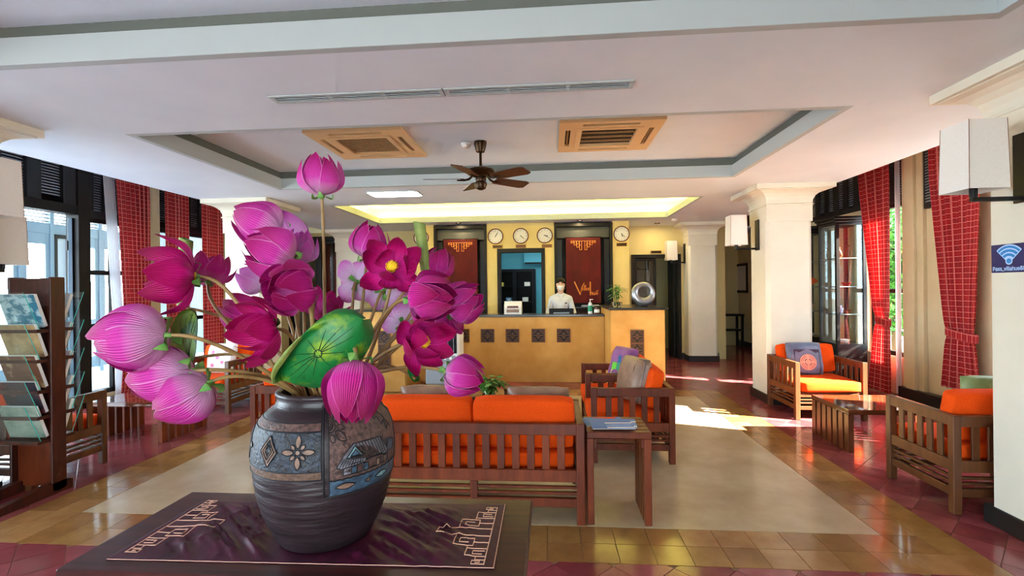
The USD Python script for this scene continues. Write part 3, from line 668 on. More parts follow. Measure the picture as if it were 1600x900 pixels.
def carving(parent, cx, cz, y, s):
    """openwork square: frame, corner scrolls and an oval centre"""
    M = wallM((cx + .65, y - CY, cz), '-y')
    p = obj('carved_panel', MB().prism(sg.box(-s, -s, s, s), 0, .006, M), 'carved_dark', parent)
    r = sg.box(-s, -s, s, s) - sg.box(-s * .88, -s * .88, s * .88, s * .88)
    for a in (-1, 1):
        for b in (-1, 1):
            for q0, q1 in ((.80, .70), (.56, .46), (.30, .18)):
                r = union_all([r, (sg.Point(a * s, b * s).buffer(s * q0, 8) - sg.Point(a * s, b * s).buffer(s * q1, 8)).intersection(sg.box(-s, -s, s, s))])
    r = union_all([r, affinity.scale(sg.Point(0, 0).buffer(s * .42, 8), .62, 1) - affinity.scale(sg.Point(0, 0).buffer(s * .32, 8), .55, 1), sg.box(-s * .05, -s * .3, s * .05, s * .3), sg.box(-s * .9, -s * .05, -s * .28, s * .05), sg.box(s * .28, -s * .05, s * .9, s * .05)])
    obj('carving', MB().prism(r, .006, .016, M), 'carved_wood', p)
    return p
for x in (-1.83, -1.42, -1.02, -.62, -.21, .19): carving(ct, x, .742, CY, .108)
for x in (1.195, -2.435):
    for k in range(3): carving(ct, x, .80 - k * .19, 6.90, .094)

# ---- hanging banners
def banner(label, x0, x1, z0, z1, y, letters):
    t = thing('banner', label, 'banner', ((x0 + x1) / 2, y, z1))
    w, h = (x1 - x0) / 2, z1 - z0
    nx, nz = 25, 30; X, Z = np.meshgrid(np.linspace(-w, w, nx), np.linspace(0, -h, nz), indexing='ij')
    wav = .012 * np.sin(X * 14 + Z * 1.2) * (-Z / h) + .006 * np.sin(X * 31) * (-Z / h)
    fr = np.stack([X, -.02 + wav, Z], -1).reshape(-1, 3); v = np.vstack([fr, fr + (0, .003, 0)])
    i, j = np.meshgrid(np.arange(nx - 1), np.arange(nz - 1), indexing='ij'); a = (i * nz + j).ravel()
    f = np.stack([a, a + 1, a + nz + 1, a + nz], 1)
    obj('cloth', (v, np.vstack([f, f[:, ::-1] + nx * nz])), 'banner_red', t, smooth=True)
    obj('rod', MB().tube([(-w - .02, -.01, .008), (w + .02, -.01, .008)], .009), 'black_gloss', t)
    for a in (-w, w): obj('hook', MB().tube([(a, -.01, .008), (a, .116, .016)], .005, 6), 'black_gloss', t)
    M = wallM((0, -.037, 0), '-y')
    def strips(boxes, name, m='banner_gold'): obj(name, MB().prism(union_all([sg.box(*b) for b in boxes]), 0, .002, M), m, t)
    e = .010; bs = []        # stepped fret under the top edge
    for s in (-1, 1):
        for k, (a, b, top, bot) in enumerate([(.025, .075, -.06, -.235), (.075, .125, -.06, -.185), (.125, .175, -.06, -.145), (.175, .235, -.06, -.105)]):
            for q in ((a, bot, a + e, top), (b - e, bot, b, top), (a, bot, b, bot + e), (a, top - e, b, top), ((a + b) / 2 - e / 2, (top + bot) / 2, b, (top + bot) / 2 + e)):
                x0_, x1_ = sorted((s * q[0], s * q[2])); bs.append((x0_, q[1], x1_, q[3]))
    bs += [(-.235, -.07, .235, -.06)]
    strips(bs, 'fret_embroidery')
    if letters:
        def ln(pts, r): return sg.LineString(pts).buffer(r, 4)
        L = [ln([(-.17, -.84), (-.065, -1.075)], .012), ln([(-.065, -1.075), (-.03, -.93), (.01, -.86)], .007)]                  # V
        for x in (-.018, ): L.append(ln([(x, -.95), (x, -1.0)], .007)); 
        L.append(sg.Point(-.018, -.925).buffer(.008))                                                                             # i
        for x in (.012, .037): L.append(ln([(x, -.90), (x, -1.0)], .007))                                                         # l l
        L += [sg.Point(.072, -.978).buffer(.024) - sg.Point(.072, -.978).buffer(.012), ln([(.096, -.955), (.096, -1.0)], .007)]     # a
        L += [ln([(.125, -.845), (.125, -1.085)], .010), ln([(.125, -1.05), (.15, -1.035), (.16, -1.05), (.16, -1.085)], .008)]     # h
        L += [ln([(.18, -1.04), (.18, -1.075), (.19, -1.085), (.208, -1.075)], .007), ln([(.208, -1.04), (.208, -1.085)], .007)]    # u
        L += [(sg.Point(.245, -1.062).buffer(.024) - sg.Point(.245, -1.062).buffer(.012)) - sg.box(.248, -1.078, .28, -1.066), ln([(.225, -1.062), (.265, -1.062)], .006), ln([(.23, -1.025), (.245, -1.01), (.26, -1.025)], .005), ln([(.262, -1.015), (.272, -.995)], .005)]
        obj('lettering', MB().prism(union_all(L), 0, .002, M), 'banner_gold', t)
banner('red banner with gold fret, hanging in the left dark niche', -2.07, -1.41, 1.13, 2.45, YB - .03, False)
banner('red banner with gold fret and script lettering, hanging in the right dark niche', .29, .94, 1.20, 2.44, YB - .03, True)

# ---- wall clocks and their plates
CLK = [(-2.52, 'wall clock half hidden by a rolled leaf, leftmost of the five', (4, 20)), (-1.06, 'wall clock above the left corner of the office door', (1, 5)), (-.57, 'wall clock over the middle of the office door', (4, 22)), (-.11, 'wall clock above the right corner of the office door', (3, 20)), (1.34, 'wall clock on the narrow pier, rightmost of the five', (5, 22))]
for k, (x, lb, (hh, mm)) in enumerate(CLK):
    t = thing('wall_clock', lb, 'clock', (x, YB, 2.50), 0, 'wall clocks over the reception')
    ring = [(.135, 0), (.150, .0), (.152, .02), (.146, .034), (.136, .03), (.134, .012)]
    R = np.array([[1, 0, 0], [0, 0, -1], [0, 1, 0.]])
    def face_on(mb):
        m = np.eye(4); m[:3, :3] = R; return mb.move(m)
    obj('rim', face_on(MB().lathe(ring + ring[:1], 40, cap=False)), 'dark_wood', t, smooth=40)
    obj('face', face_on(MB().lathe([(0, .010), (.137, .010), (.137, .0), (0, 0)], 40, cap=False)), 'clock_face', t)
    M = wallM((0, -.011, 0), '-y'); num = MB()
    for q in range(1, 13):
        a = q * PI / 6; tx = meshkit.text_mesh(str(q), .021, .001); c = tx.bounds.mean(0); v = np.array(tx.vertices) - (c[0], c[1], 0) + (.108 * math.sin(a), .108 * math.cos(a), 0)
        num.add(v @ M[:3, :3].T + M[:3, 3], tx.faces)
    tag(obj('numerals', num, 'ink_black', t), kind='stuff')
    for nm, ang, L, w in (('hour_hand', (hh + mm / 60) * 30, .062, .006), ('minute_hand', mm * 6, .092, .004)):
        p = affinity.rotate(sg.box(-w, -.015, w, L), -ang, origin=(0, 0))
        obj(nm, MB().prism(p, .001, .003, M), 'ink_black', t)
    t = thing('name_plate', ['brass plate under the leftmost wall clock', 'brass plate under the clock at the left corner of the office door', 'dark brass plate under the clock over the middle of the office door', 'brass plate under the clock at the right corner of the office door', 'brass plate under the rightmost wall clock'][k], 'plate', (x + .04 * (k in (1, 3)), YB, 2.30))
    obj('plate', bx(-.10, .10, -.012, -.001, -.035, .035, .003), 'brass', t); obj('inset', bx(-.088, .088, -.014, -.012, -.024, .024, .001), 'carved_wood' if k in (2, 3) else 'bronze', t)
t = thing('door_sign', 'small brass sign above the dark hall door', 'sign', (2.17, 10.2, 2.21)); obj('plate', bx(-.11, .11, -.012, -.001, -.03, .03, .003), 'brass', t); obj('inset', bx(-.1, .1, -.014, -.012, -.022, .022, .001), 'bronze', t)
t = thing('notice_frame', 'black framed notice on the dim corridor wall', 'picture', (XR, 12.45, 1.68))
obj('frame', MB().box(-.03, -.001, -.46, -.40, -.36, .36).box(-.03, -.001, .40, .46, -.36, .36).box(-.03, -.001, -.40, .40, .30, .36).box(-.03, -.001, -.40, .40, -.36, -.30), 'black_wood', t); obj('sheet', bx(-.016, -.001, -.40, .40, -.30, .30, 0), 'paper_white', t)
t = thing('console_table', 'dark console table against the end of the corridor', 'table', (4.25, 12.3, 0))
obj('top', bx(-.44, .40, -.2, .22, .76, .80, .004), 'black_wood', t); obj('shelf', bx(-.40, .36, -.16, .18, .40, .43, .003), 'black_wood', t)
for a in (-.42, .34):
    for b in (-.18, .16): obj('leg', bx(a, a + .05, b, b + .05, 0, .76, .003), 'black_wood', t)

# ---- the receptionist
import manifold3d as m3
def body(joints, bones, edge=.02, it=12):
    out = None
    for a, b in bones:
        (pa, ra), (pb, rb) = joints[a], joints[b]
        h = m3.Manifold.batch_hull([m3.Manifold.sphere(ra, 20).translate(tuple(map(float, pa))), m3.Manifold.sphere(rb, 20).translate(tuple(map(float, pb)))])
        out = h if out is None else out + h
    out = out.refine_to_length(edge); q = out.to_mesh()
    t = trimesh.Trimesh(q.vert_properties[:, :3], q.tri_verts); trimesh.smoothing.filter_taubin(t, iterations=it); return t
mat('skin', (222, 176, 148), .55, subsurface_weight=.1); mat('hair_black', (10, 8, 8), .55, (18, 14, 13), (200, 200, 12), specular_ior_level=.2); mat('shirt_white', (224, 226, 236), .75, (210, 212, 224), (7,) * 3, bump=.3, bscale=(12, 12, 5))
mat('trouser_dark', (26, 26, 32), .8); mat('mask_white', (236, 238, 238), .7)
pr = thing('person', 'receptionist in white shirt and face mask standing behind the counter', 'person', (.165, 8.42, 0))
J = {'pelvis': ((0, 0, .92), .125), 'waist': ((0, 0, 1.06), .105), 'chest': ((0, 0, 1.20), .115), 'sl': ((-.145, 0, 1.305), .046), 'sr': ((.145, 0, 1.305), .046), 'neck': ((0, .005, 1.36), .05), 'neck2': ((0, -.01, 1.44), .047),
     'el': ((-.215, -.03, 1.06), .040), 'er': ((.215, -.03, 1.06), .040), 'wl': ((-.15, -.25, .93), .028), 'wr': ((.15, -.25, .93), .028),
     'hl': ((-.08, .0, .88), .09), 'hr': ((.08, .0, .88), .09), 'kl': ((-.085, -.01, .48), .055), 'kr': ((.085, -.01, .48), .055), 'al': ((-.085, .02, .08), .038), 'ar': ((.085, .02, .08), .038), 'tl': ((-.095, -.13, .035), .033), 'tr': ((.095, -.13, .035), .033),
     'cl': ((-.075, 0, 1.26), .085), 'cr': ((.075, 0, 1.26), .085), 'hd': ((0, -.005, 1.545), .080), 'hj': ((0, -.035, 1.478), .050), 'hb': ((0, .03, 1.55), .078)}
BN = [('pelvis', 'waist'), ('waist', 'chest'), ('chest', 'cl'), ('chest', 'cr'), ('cl', 'sl'), ('cr', 'sr'), ('chest', 'neck'), ('neck', 'neck2'), ('neck', 'sl'), ('neck', 'sr'), ('neck2', 'hd'), ('sl', 'el'), ('sr', 'er'), ('el', 'wl'), ('er', 'wr'), ('pelvis', 'hl'), ('pelvis', 'hr'), ('hl', 'kl'), ('hr', 'kr'), ('kl', 'al'), ('kr', 'ar'), ('al', 'tl'), ('ar', 'tr'), ('hd', 'hj'), ('hd', 'hb'), ('cl', 'cr')]
for s, w in ((-1, 'wl'), (1, 'wr')):       # hands: palm, four fingers, thumb, on the desk edge
    p = np.array(J[w][0]); J[w + 'p'] = (p + (-s * .01, -.05, -.03), .026); J[w + 'q'] = (p + (-s * .01, -.09, -.045), .024); BN.append((w, w + 'p')); BN.append((w + 'p', w + 'q'))
    for q in range(4):
        b = p + (-s * .01 + (q - 1.5) * .019, -.095, -.045); l = (.062, .074, .07, .055)[q]
        J[w + 'f%d' % q] = (b, .0095); J[w + 'g%d' % q] = (b + (0, -l * .55, -.012), .009); J[w + 'h%d' % q] = (b + (0, -l, -.035), .008)
        BN += [(w + 'q', w + 'f%d' % q), (w + 'f%d' % q, w + 'g%d' % q), (w + 'g%d' % q, w + 'h%d' % q)]
    J[w + 't1'] = (p + (-s * .038, -.06, -.03), .012); J[w + 't2'] = (p + (-s * .055, -.09, -.045), .010); BN += [(w + 'p', w + 't1'), (w + 't1', w + 't2')]
bt = body(J, BN, .012, 10)
v = np.array(bt.vertices)
nose = np.exp(-((v[:, 0] / .012) ** 2 + ((v[:, 2] - 1.527) / .02) ** 2)) * (v[:, 1] < -.06); v[:, 1] -= .014 * nose
for s in (-1, 1):
    eye = np.exp(-(((v[:, 0] - s * .031) / .014) ** 2 + ((v[:, 2] - 1.552) / .010) ** 2)) * (v[:, 1] < -.05); v[:, 1] += .007 * eye
obj('body', (v, bt.faces), 'skin', pr, smooth=True)
def clothes(names, grow, keep, m, nm):
    JJ = {k: (p, r + grow) for k, (p, r) in J.items()}
    t = body(JJ, [b for b in BN if b[0] in names and b[1] in names], .02, 8)
    t = t.slice_plane(*keep) if keep else t
    return obj(nm, (np.array(t.vertices), np.array(t.faces)), m, pr, smooth=True)
sh = clothes(('pelvis', 'waist', 'chest', 'cl', 'cr', 'sl', 'sr', 'el', 'er', 'wl', 'wr', 'neck'), .012, None, 'shirt_white', 'shirt')
clothes(('pelvis', 'hl', 'hr', 'kl', 'kr', 'al', 'ar'), .010, None, 'trouser_dark', 'trousers')
for s in (-1, 1):
    q = np.array([(s * .004, -.068, 1.335), (s * .045, -.072, 1.375), (s * .060, -.03, 1.405), (s * .050, .045, 1.415), (s * .066, -.045, 1.385), (s * .035, -.098, 1.34)])
    obj('collar', MB().add(np.vstack([q, q + (0, .004, -.004)]), [[0, 1, 5], [1, 4, 5], [1, 2, 4], [2, 3, 4], [6, 11, 7], [7, 11, 10], [7, 10, 8], [8, 10, 9]]), 'shirt_white', sh)
obj('name_badge', bx(.065, .105, -.135, -.128, 1.225, 1.24, .002), 'dark_plastic', sh)
for q in range(3): obj('button', MB().tube([(0, -.126 - .003 * q, 1.30 - q * .09), (0, -.131 - .003 * q, 1.30 - q * .09)], .006), 'paper_white', sh)
hm = trimesh.creation.icosphere(3, 1.0); v = np.array(hm.vertices) * (.100, .108, .122) + (0, .022, 1.552)
cut = (v[:, 1] < -.02) & (v[:, 2] < 1.588 - .18 * np.abs(v[:, 0])); v[cut, 1] = np.maximum(v[cut, 1], -.02 + .4 * np.abs(v[cut, 0]) * 0)
hair = MB().add(v, hm.faces).lathe([(.0, 1.44), (.03, 1.445), (.045, 1.475), (.03, 1.51), (0, 1.52)], 16, at=(0, .115, 0))
obj('hair', hair, 'hair_black', pr, smooth=True)
a = np.linspace(-1, 1, 13); b = np.linspace(0, 1, 9); A, B = np.meshgrid(a, b, indexing='ij')
mw = .064 - .030 * B ** 1.6
v = np.stack([mw * np.sin(A * 1.35), -.012 - (.088 + .020 * np.sin(B * PI) * (1 - A ** 2)) * np.cos(A * 1.25) * (1 - .05 * B), 1.533 - B * .080], -1).reshape(-1, 3)
i, j = np.meshgrid(np.arange(12), np.arange(8), indexing='ij'); q = (i * 9 + j).ravel(); f = np.stack([q, q + 1, q + 10, q + 9], 1)
mk = obj('face_mask', MB().add(np.vstack([v, v + (0, .003, 0)]), np.vstack([f[:, ::-1], f + len(v)])), 'mask_white', pr, smooth=True)
for s in (-1, 1):
    obj('mask_strap', MB().tube([(s * .062, -.04, 1.525), (s * .082, .0, 1.545), (s * .083, .01, 1.50), (s * .062, -.03, 1.475)], .0025, 5), 'mask_white', mk)
    e = MB().lathe([(0, -.004), (.010, -.002), (.012, 0), (0, .003)], 12); m = np.eye(4); m[:3, :3] = [[1, 0, 0], [0, 0, -1], [0, .6, 0]]; m[:3, 3] = (s * .031, -.0765, 1.553); obj('eye', e.move(m), 'paper_white', pr)
    e = MB().lathe([(0, 0), (.006, 0), (.006, .003), (0, .004)], 10); m = m.copy(); m[:3, :3] = [[1, 0, 0], [0, 0, -1], [0, 1, 0]]; m[1, 3] = -.0775; obj('iris', e.move(m), 'ink_black', pr)
    obj('eyebrow', MB().tube([(s * .014, -.083, 1.570), (s * .032, -.080, 1.575), (s * .050, -.068, 1.568)], [.003, .003, .0015], 5), 'hair_black', pr)
    obj('ear', MB().tube([(s * .080, .005, 1.565), (s * .090, .018, 1.555), (s * .088, .016, 1.535), (s * .080, .004, 1.515)], [.009, .011, .010, .007], 8), 'skin', pr, smooth=True)

# ---- on the counter
t = thing('monitor', 'black computer monitor seen from behind, in front of the receptionist', 'monitor', (.165, 7.98, .75)); obj('screen', bx(-.20, .20, -.02, .02, .12, .405, .008), 'dark_plastic', t); obj('stand', MB().box(-.03, .03, -.01, .03, .015, .14, .004).box(-.11, .11, -.07, .10, 0, .015, .005), 'dark_plastic', t); obj('back_label', bx(-.13, .13, -.024, -.02, .30, .345, .001), 'grey_plastic', t)
t = thing('card_printer', 'cream printer standing on the counter in front of the office door', 'printer', (-.62, 7.92, HC)); P = sg.Polygon([(-.13, 0), (.14, 0), (.14, .09), (.09, .19), (-.07, .21), (-.13, .12)])
obj('body', MB().prism(P, -.14, .14, frameM((0, 0, 0), (0, 1, 0), (0, 0, 1), (1, 0, 0))), 'shade_linen', t); obj('paper_slot', bx(-.09, .09, -.135, -.128, .10, .135, .002), 'red_wood', t); obj('control_panel', bx(-.10, .10, -.136, -.128, .03, .08, .002), 'taupe_satin', t)
t = thing('pump_bottle', 'white pump bottle on the counter beside the raised end', 'bottle', (.62, 7.80, HC)); obj('bottle', MB().lathe([(.032, 0), (.036, .01), (.036, .14), (.028, .17), (.013, .185)], 24), 'white_plastic', t, smooth=40); obj('pump', MB().tube([(0, 0, .18), (0, 0, .225), (.012, 0, .23)], .007).box(-.012, .045, -.010, .010, .222, .236, .003), 'white_plastic', t); obj('label', MB().lathe([(.0365, .04), (.0368, .045), (.0368, .125), (.0365, .13)], 24, cap=False), 'patch_teal', t)
t = thing('jar', 'small brown jar with white label beside the pump bottle', 'jar', (.725, 7.80, HC)); obj('glass', MB().lathe([(.042, 0), (.046, .01), (.046, .085), (.034, .10)], 24), 'red_wood', t, smooth=40); obj('lid', MB().lathe([(.038, .10), (.038, .125), (.0, .126)], 24), 'black_gloss', t); obj('label', MB().lathe([(.0465, .02), (.0465, .07)], 24, cap=False), 'paper_white', t)
t = thing('paper_stack', 'stack of white paper on the back shelf under the right banner', 'papers', (.75, 9.42, 1.126)); 
for k in range(3): obj('sheet', bx(-.17 + .01 * k, .16, -.10, .10 - .01 * k, .012 * k, .012 * k + .010, .001), 'paper_white', t)
t = thing('ring_sculpture', 'silver ring sculpture on the raised right end of the counter', 'sculpture', (1.365, 7.30, 1.2055))
obj('base', bx(-.05, .05, -.04, .04, 0, .02, .004), 'black_gloss', t)
a = np.linspace(0, 2 * PI, 57); 
rr = .042 + .017 * (1 - np.sin(a + .5)) ; v = []
cxz = np.stack([.130 * np.cos(a), 0 * a, .195 + .130 * np.sin(a)], 1); rm = MB(); n = 20; ww = np.arange(n) * 2 * PI / n
for k in range(56):
    o = np.array([math.cos(a[k]), 0, math.sin(a[k])]); v.append(cxz[k] + rr[k] * (np.cos(ww)[:, None] * o * .85 + np.sin(ww)[:, None] * np.array([0, 1, 0]) * .8))
v = np.vstack(v); i, j = np.meshgrid(np.arange(56), np.arange(n), indexing='ij'); f = np.stack([i * n + j, i * n + (j + 1) % n, ((i + 1) % 56) * n + (j + 1) % n, ((i + 1) % 56) * n + j], -1).reshape(-1, 4)
obj('ring', rm.add(v, f[:, ::-1]), 'silver', t, smooth=True)
def leafy(name, label, loc, pot, pm, nst, spread, height, lf_len, lf_w, nl, m, seed, droop=.4, stem='leaf_dark'):
    r = np.random.default_rng(seed); t = thing(name, label, 'plant', loc)
    z0 = max(p[1] for p in pot); obj('pot', MB().lathe(pot, 28), pm, t, smooth=40)
    for k in range(nst):
        a = r.uniform(0, 2 * PI); s = spread * r.uniform(.25, 1); h = height * r.uniform(.6, 1)
        u = np.linspace(0, 1, 7)[:, None]; tip = np.array([s * math.cos(a), s * math.sin(a), h]); st_ = np.array([.02 * math.cos(a), .02 * math.sin(a), z0 * .5])
        pts = st_ * (1 - u) + np.array([tip[0], tip[1], z0 + h]) * u; pts[:, 2] += (.25 * h * np.sin(u * PI))[:, 0]
        sm = obj('stem', MB().tube(pts, .0028, 5), stem, t)
        for q in range(nl):
            c = pts[min(6, 2 + int(q * 5 / nl))] ; b = a + r.uniform(-1.6, 1.6); d_ = np.array([math.cos(b), math.sin(b), r.uniform(-droop, .6)]); d_ /= np.linalg.norm(d_)
            side_ = np.cross(d_, (0, 0, 1)); side_ /= np.linalg.norm(side_); up_ = np.cross(side_, d_); L = lf_len * r.uniform(.7, 1.15); W = lf_w * r.uniform(.8, 1.1)
            uu = np.linspace(0, 1, 6); ws = np.sin(uu ** .75 * PI) * W / 2; mid = c + d_ * (uu * L)[:, None] - np.array([0, 0, 1]) * (.25 * L * uu ** 2)[:, None]
            lv = np.vstack([mid + side_ * ws[:, None] + up_ * .12 * W, mid, mid - side_ * ws[:, None] + up_ * .12 * W]); ff = []
            for z in range(5): ff += [[z, z + 1, 6 + z + 1, 6 + z], [6 + z, 6 + z + 1, 12 + z + 1, 12 + z]]
            obj('leaf', MB().add(lv, ff), m, sm, smooth=True)
    return t
leafy('potted_plant', 'leafy green plant in a glass pot on the raised end of the counter', (.965, 7.25, 1.2055), [(.05, 0), (.07, .015), (.078, .07), (.075, .075)], 'water_glass', 14, .13, .26, .13, .028, 4, 'leaf_green', 3)
leafy('potted_plant', 'leafy pothos in a glass vase on the middle coffee table', (-.62, 4.72, .4005), [(.045, 0), (.06, .012), (.066, .06), (.05, .10), (.048, .105)], 'water_glass', 13, .15, .13, .085, .06, 4, 'leaf_green', 5, droop=.7)
t = thing('wooden_tray', 'flat wooden box on the middle coffee table, right of the plant', 'tray', (-.36, 5.02, .4005)); obj('box', bx(-.13, .13, -.09, .09, 0, .05, .004), 'mid_wood', t); obj('lid', bx(-.135, .135, -.095, .095, .0505, .065, .004), 'red_wood', t)

# ---- air cooler
t = thing('air_cooler', 'white and grey evaporative air cooler on castors before the counter', 'air cooler', (-1.60, 7.10, 0))
obj('tank', bx(-.24, .27, -.18, .18, .09, .42, .03), 'grey_plastic', t); obj('body', MB().box(-.24, .27, -.18, .18, .425, 1.02, .03), 'white_plastic', t)
g = obj('grille', bx(-.20, .23, -.186, -.178, .56, .97, .004), 'dark_plastic', t)
for k in range(12): obj('louvre', MB().bar((-.195, -.192, .58 + k * .033), (.225, -.192, .58 + k * .033), .012, .006), 'cabinet_navy', g)
for k in range(5): obj('vane', bx(-.14 + k * .08, -.132 + k * .08, -.198, -.187, .565, .965, .001), 'grey_plastic', g)
obj('control_panel', bx(-.18, .21, -.19, -.178, .45, .53, .006), 'grey_plastic', t)
for k in range(4): obj('knob', MB().tube([(-.10 + k * .08, -.19, .49), (-.10 + k * .08, -.205, .49)], .02, 16), 'white_plastic', t)
for x in (-.19, .22):
    for y in (-.13, .13): c = obj('castor', MB().tube([(x - .015, y, .035), (x + .015, y, .035)], .034, 16), 'dark_plastic', t); obj('bracket', bx(x - .022, x + .022, y - .02, y + .02, .06, .092, .003), 'chrome', c)

# ---- in the office
t = thing('office_cabinet', 'dark glazed cabinet in the blue office behind the reception', 'cabinet', (-.92, 11.75, 0)); obj('carcass', MB().box(-.45, .55, .2, .24, 0, 1.95).box(-.45, -.41, -.2, .2, 0, 1.95).box(.51, .55, -.2, .2, 0, 1.95).box(-.41, .51, -.2, .2, 1.91, 1.95).box(-.41, .51, -.2, .2, 0, .8), 'cabinet_navy', t)
for z in (1.15, 1.52): obj('shelf', bx(-.41, .51, -.19, .2, z, z + .02), 'cabinet_navy', t)
for x0_ in (-.41, .05): obj('door_frame', MB().box(x0_, x0_ + .05, -.22, -.2, .8, 1.95).box(x0_ + .41, x0_ + .46, -.22, -.2, .8, 1.95).box(x0_ + .05, x0_ + .41, -.22, -.2, 1.88, 1.95).box(x0_ + .05, x0_ + .41, -.22, -.2, .8, .86), 'cabinet_navy', t)
for k, (x, z, m) in enumerate([(-.3, 1.54, 'patch_yellow'), (.35, 1.54, 'paper_white'), (-.1, 1.17, 'brochure_blue'), (.3, 1.17, 'paper_white')]):
    t2 = thing('document_box', ['yellow box on the top shelf of the office cabinet', 'white box on the top shelf of the office cabinet', 'blue box on the lower shelf of the office cabinet', 'white box on the lower shelf of the office cabinet'][k], 'box', (-.92 + x, 11.72, z)); obj('box', bx(-.07, .07, -.1, .1, 0, .10, .003), m, t2); obj('label', bx(-.03, .03, -.102, -.1001, .03, .07, 0), 'paper_white', t2)
t = thing('air_conditioner', 'wall air conditioner in the blue office', 'air conditioner', (-.25, 11.99, 2.22)); obj('casing', bx(-.42, .42, -.22, -.002, -.14, .15, .03), 'blue_room', t); obj('outlet', bx(-.38, .38, -.225, -.18, -.135, -.10, .004), 'dark_plastic', t)

# ================================================================== the table, its runner, the vase
tb = thing('display_table', 'dark wooden table in front, under the purple runner', 'table', (-.72, 1.475, 0))
obj('tabletop', bx(-.645, .645, -.255, .255, .700, .742, .005), 'table_wood', tb)
obj('apron', MB().box(-.60, .60, .20, .23, .60, .70).box(-.60, .60, -.23, -.20, .60, .70).box(-.60, -.57, -.20, .20, .60, .70).box(.57, .60, -.20, .20, .60, .70), 'table_wood', tb)
for a in (-.61, .55):
    for b in (-.235, .175): obj('leg', bx(a, a + .06, b, b + .06, 0, .699, .005), 'table_wood', tb)
VX, VY, VZ = -.711, 1.468, .7465
mat('runner_cloth', (78, 16, 48), .5, (54, 9, 32), (30, 3, 3), specular_ior_level=.32); mat('embroidery', (224, 176, 150), .7)
rn = thing('table_runner', 'wrinkled dark purple table runner with pale fret embroidery at both ends', 'table runner', (-.72, 1.47, .742))
RC = np.array([[-1.265, 1.272], [-.160, 1.296], [-.165, 1.682], [-1.262, 1.650]]) - (-.72, 1.47)
def run_h(x, y):
    """height of the runner over the table: creases that die out at the hems and under the vase"""
    d = np.hypot(x - (VX + .72), y - (VY - 1.47))
    k = np.clip((d - .145) / .06, 0, 1); k = k * k * (3 - 2 * k)
    p = np.stack([(x * .9 + y * 1.1) * 30, (x * .75 - y * .7) * 4.5, 0 * x], -1)
    n = np.abs(meshkit.noise(p, 3) - .5) * 2; n2 = meshkit.noise(p * 2.1 + 5, 9)
    ends = np.clip((.50 - np.abs(x - .01)) / .14, 0.1, 1) * np.clip((.19 - np.abs(y - .004)) / .06, .06, 1)
    return .0022 + k * ends * (.0095 * (1 - n) ** 4 + .006 * (1 - np.abs(meshkit.noise(p * 1.7 + 11, 5) - .5) * 2) ** 4 + .0025 * n2)
def run_p(u, v):
    """point of the runner at u, v from 0 to 1"""
    a, b, c, d = RC; q = (a * (1 - u)[..., None] + b * u[..., None]) * (1 - v)[..., None] + (d * (1 - u)[..., None] + c * u[..., None]) * v[..., None]
    return q
nu, nv = 190, 70; U_, V_ = np.meshgrid(np.linspace(0, 1, nu), np.linspace(0, 1, nv), indexing='ij')
q = run_p(U_, V_); z = run_h(q[..., 0], q[..., 1]); top = np.concatenate([q, z[..., None]], -1).reshape(-1, 3); bot = top.copy(); bot[:, 2] = .0006
i, j = np.meshgrid(np.arange(nu - 1), np.arange(nv - 1), indexing='ij'); a = (i * nv + j).ravel(); f = np.stack([a, a + nv, a + nv + 1, a + 1], 1)
rim = [k * nv for k in range(nu)] + [(nu - 1) * nv + k for k in range(1, nv)] + [k * nv + nv - 1 for k in range(nu - 2, -1, -1)] + [k for k in range(nv - 2, 0, -1)]
fr = np.array([[rim[k] + nu * nv, rim[(k + 1) % len(rim)] + nu * nv, rim[(k + 1) % len(rim)], rim[k]] for k in range(len(rim))])
obj('cloth', (np.vstack([top, bot]), np.vstack([f, f[:, ::-1] + nu * nv, fr])), 'runner_cloth', rn, smooth=True)
def stitch(pts, name='embroidery_line', r=.0017):
    p = np.asarray(pts, float); out = [p[0]]
    for s, e in zip(p[:-1], p[1:]):
        n = max(2, int(np.linalg.norm(e - s) / .012)); out += [s + (e - s) * k / n for k in range(1, n + 1)]
    p = np.array(out); return MB().tube(np.c_[p, run_h(p[:, 0], p[:, 1]) + .0006], r, 6)
for s in (1, -1):          # both ends: hem line, centre bar, three hooked boxes to each side
    xe = .528 if s > 0 else -.522
    def L(pts): return [(xe - s * a, .012 + b) for a, b in pts]
    em = obj('embroidery', stitch(L([(0, -.172), (0, .172)])), 'embroidery', rn)
    obj('embroidery_line', stitch(L([(0, .022), (.168, .022), (.168, -.020), (0, -.020)])), 'embroidery', em)
    for g in (1, -1):
        for pts in ([(.104, .024), (.104, .078), (.045, .078), (.045, .038), (.088, .038), (.088, .062), (.060, .062)], [(.045, .058), (0, .058)],
                    [(.0, .092), (.060, .092), (.060, .132), (.0, .132)], [(.006, .104), (.040, .104), (.040, .120), (.012, .120)], [(.060, .100), (.060, .084)],
                    [(.028, .132), (.028, .150), (0, .150)], [(.0, .170), (.036, .170), (.036, .154), (.014, .154), (.014, .163), (.026, .163)]):
            obj('embroidery_line', stitch(L([(a, g * b) for a, b in pts])), 'embroidery', em)
obj('hem', stitch([RC[0] * .995, RC[1] * .995], r=.0012), 'embroidery', rn); obj('hem', stitch([RC[1] * .994, RC[2] * .994], r=.0012), 'embroidery', rn)

